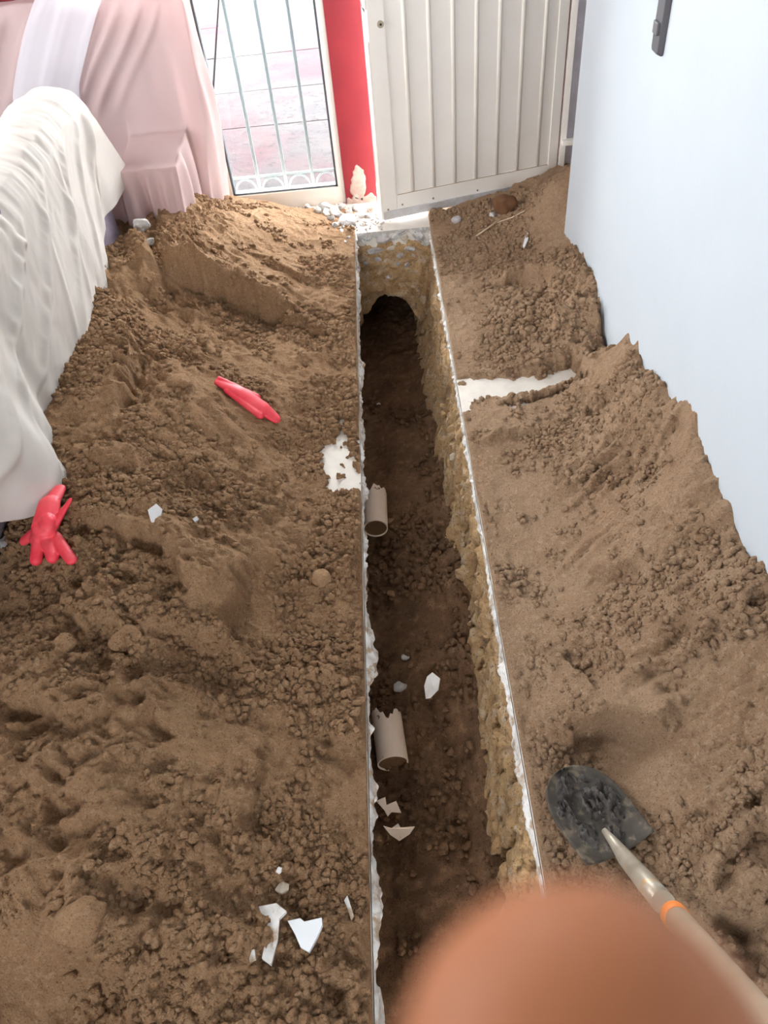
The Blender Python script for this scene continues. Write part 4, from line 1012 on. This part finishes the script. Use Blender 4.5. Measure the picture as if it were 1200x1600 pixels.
scrap('plaster_piece', [(817, 382), (821, 370), (826, 364), (825, 375), (819, 385)], TILE, 'thin white sliver on the dirt near the wall corner', 'plaster', .003, (.2, 0, 0), .008)
scrap('plastic_scrap', [(232, 800), (245, 790), (254, 796), (250, 810), (242, 820), (236, 814)], PLASTIC, 'crumpled clear plastic scrap on the left dirt slope', 'plastic', .006, (.2, .2, 0), .012)
scrap('plastic_scrap', [(301, 812), (308, 808), (311, 813), (305, 817)], PLASTIC, 'tiny plastic bit right of the crumpled plastic scrap', 'plastic', .004)
def stick(pts, r, m, label, cat='twig', name='twig'):
    W = [Vector(hit(a, b_)) + Vector((0, 0, dz)) for a, b_, dz in pts]; c = W[0].copy()
    o = MB().tube([w_ - c for w_ in W], r, 7).build(name, m, label=label, cat=cat); o.location = c; return o
TW = mat('dry_twig', (.55, .42, .30), .9)
stick([(742, 372, .006), (760, 362, .012), (780, 346, .008)], .0035, TW, 'dry root strand crossing the dirt near the door')
stick([(776, 350, .006), (800, 344, .012), (820, 332, .008)], .003, TW, 'second root strand nearer the round stone')
stick([(767, 332, .0), (766, 320, .03)], .003, mat('rusty_nail', (.16, .09, .05), .7), 'rusty nail sticking up left of the round stone', 'nail', 'nail')
# stones showing through at the bottom of the trench
for i, (a, b_, r, lb) in enumerate(((633, 1028, .018, 'grey stone in the trench shadow above the white shard'), (625, 1075, .03, 'flat grey stone behind the large pipe end'), (612, 930, .022, 'dark stone on the trench bottom between the two pipes'), (592, 632, .012, 'pale pebble deep in the dark of the trench'), (610, 815, .02, 'brown stone beside the far pipe end'))):
    p_ = at(a, b_, 2, -.49); z_ = float(bot_z(np.array([p_[0]]), np.array([p_[1]]))[0]); p_ = at(a, b_, 2, z_)
    put('stone', stone_mesh('stone', r, 960 + i, flat=.6), GREYS if i < 2 or i == 3 else ROCK, (p_[0], p_[1], z_ + r * .3), (0, .2, i), label=lb, cat='stone')

# ------------------------------------------------------------------ the photographer's hand, a fingertip in front of the lens
def cs(x_, y_, z_): return tuple(CAM + RM @ np.array([x_, y_, z_]))       # right, down, forward of the camera, metres
def fin(pts, rr): return [(pts[i], pts[i + 1], rr[i], rr[i + 1], 1.0) for i in range(len(pts) - 1)]
h0 = np.array(cs(.02, .09, .03))
def hc(x_, y_, z_): return tuple(np.array(cs(x_, y_, z_)) - h0)
caps = []
caps += fin([hc(.0108, .0310, .040), hc(.0130, .047, .041), hc(.016, .068, .040), hc(.018, .095, .034)], [.0108, .0110, .0112, .0120])   # index, its tip in view
caps += fin([hc(-.006, .052, .036), hc(-.004, .062, .048), hc(-.001, .078, .050), hc(.002, .098, .036)], [.0085, .0092, .0098, .0115])
caps += fin([hc(-.022, .064, .034), hc(-.021, .074, .046), hc(-.018, .090, .048), hc(-.012, .106, .036)], [.0080, .0088, .0094, .0110])
caps += fin([hc(-.036, .082, .032), hc(-.036, .090, .041), hc(-.033, .103, .043), hc(-.026, .118, .034)], [.0070, .0075, .0080, .0100])
caps += fin([hc(.048, .070, .010), hc(.050, .088, .008), hc(.044, .110, .012), hc(.028, .140, .022)], [.0090, .0102, .0115, .0150])        # thumb
caps += fin([hc(.018, .095, .034), hc(.016, .150, .026)], [.013, .019]) + fin([hc(.002, .098, .036), hc(.008, .150, .026)], [.013, .018]) + fin([hc(-.012, .106, .036), hc(.0, .150, .026)], [.012, .018]) + fin([hc(-.026, .118, .034), hc(-.008, .155, .026)], [.011, .017])
caps += fin([hc(.006, .150, .026), hc(.008, .185, .018), hc(.010, .25, .0), hc(.016, .36, -.05)], [.024, .022, .028, .036])
hand = blob('person', caps, SKIN, .0016, 6, label='blurred fingertip of a hand held close to the lens at the bottom', cat='person'); hand.location = h0
c = caps[0]
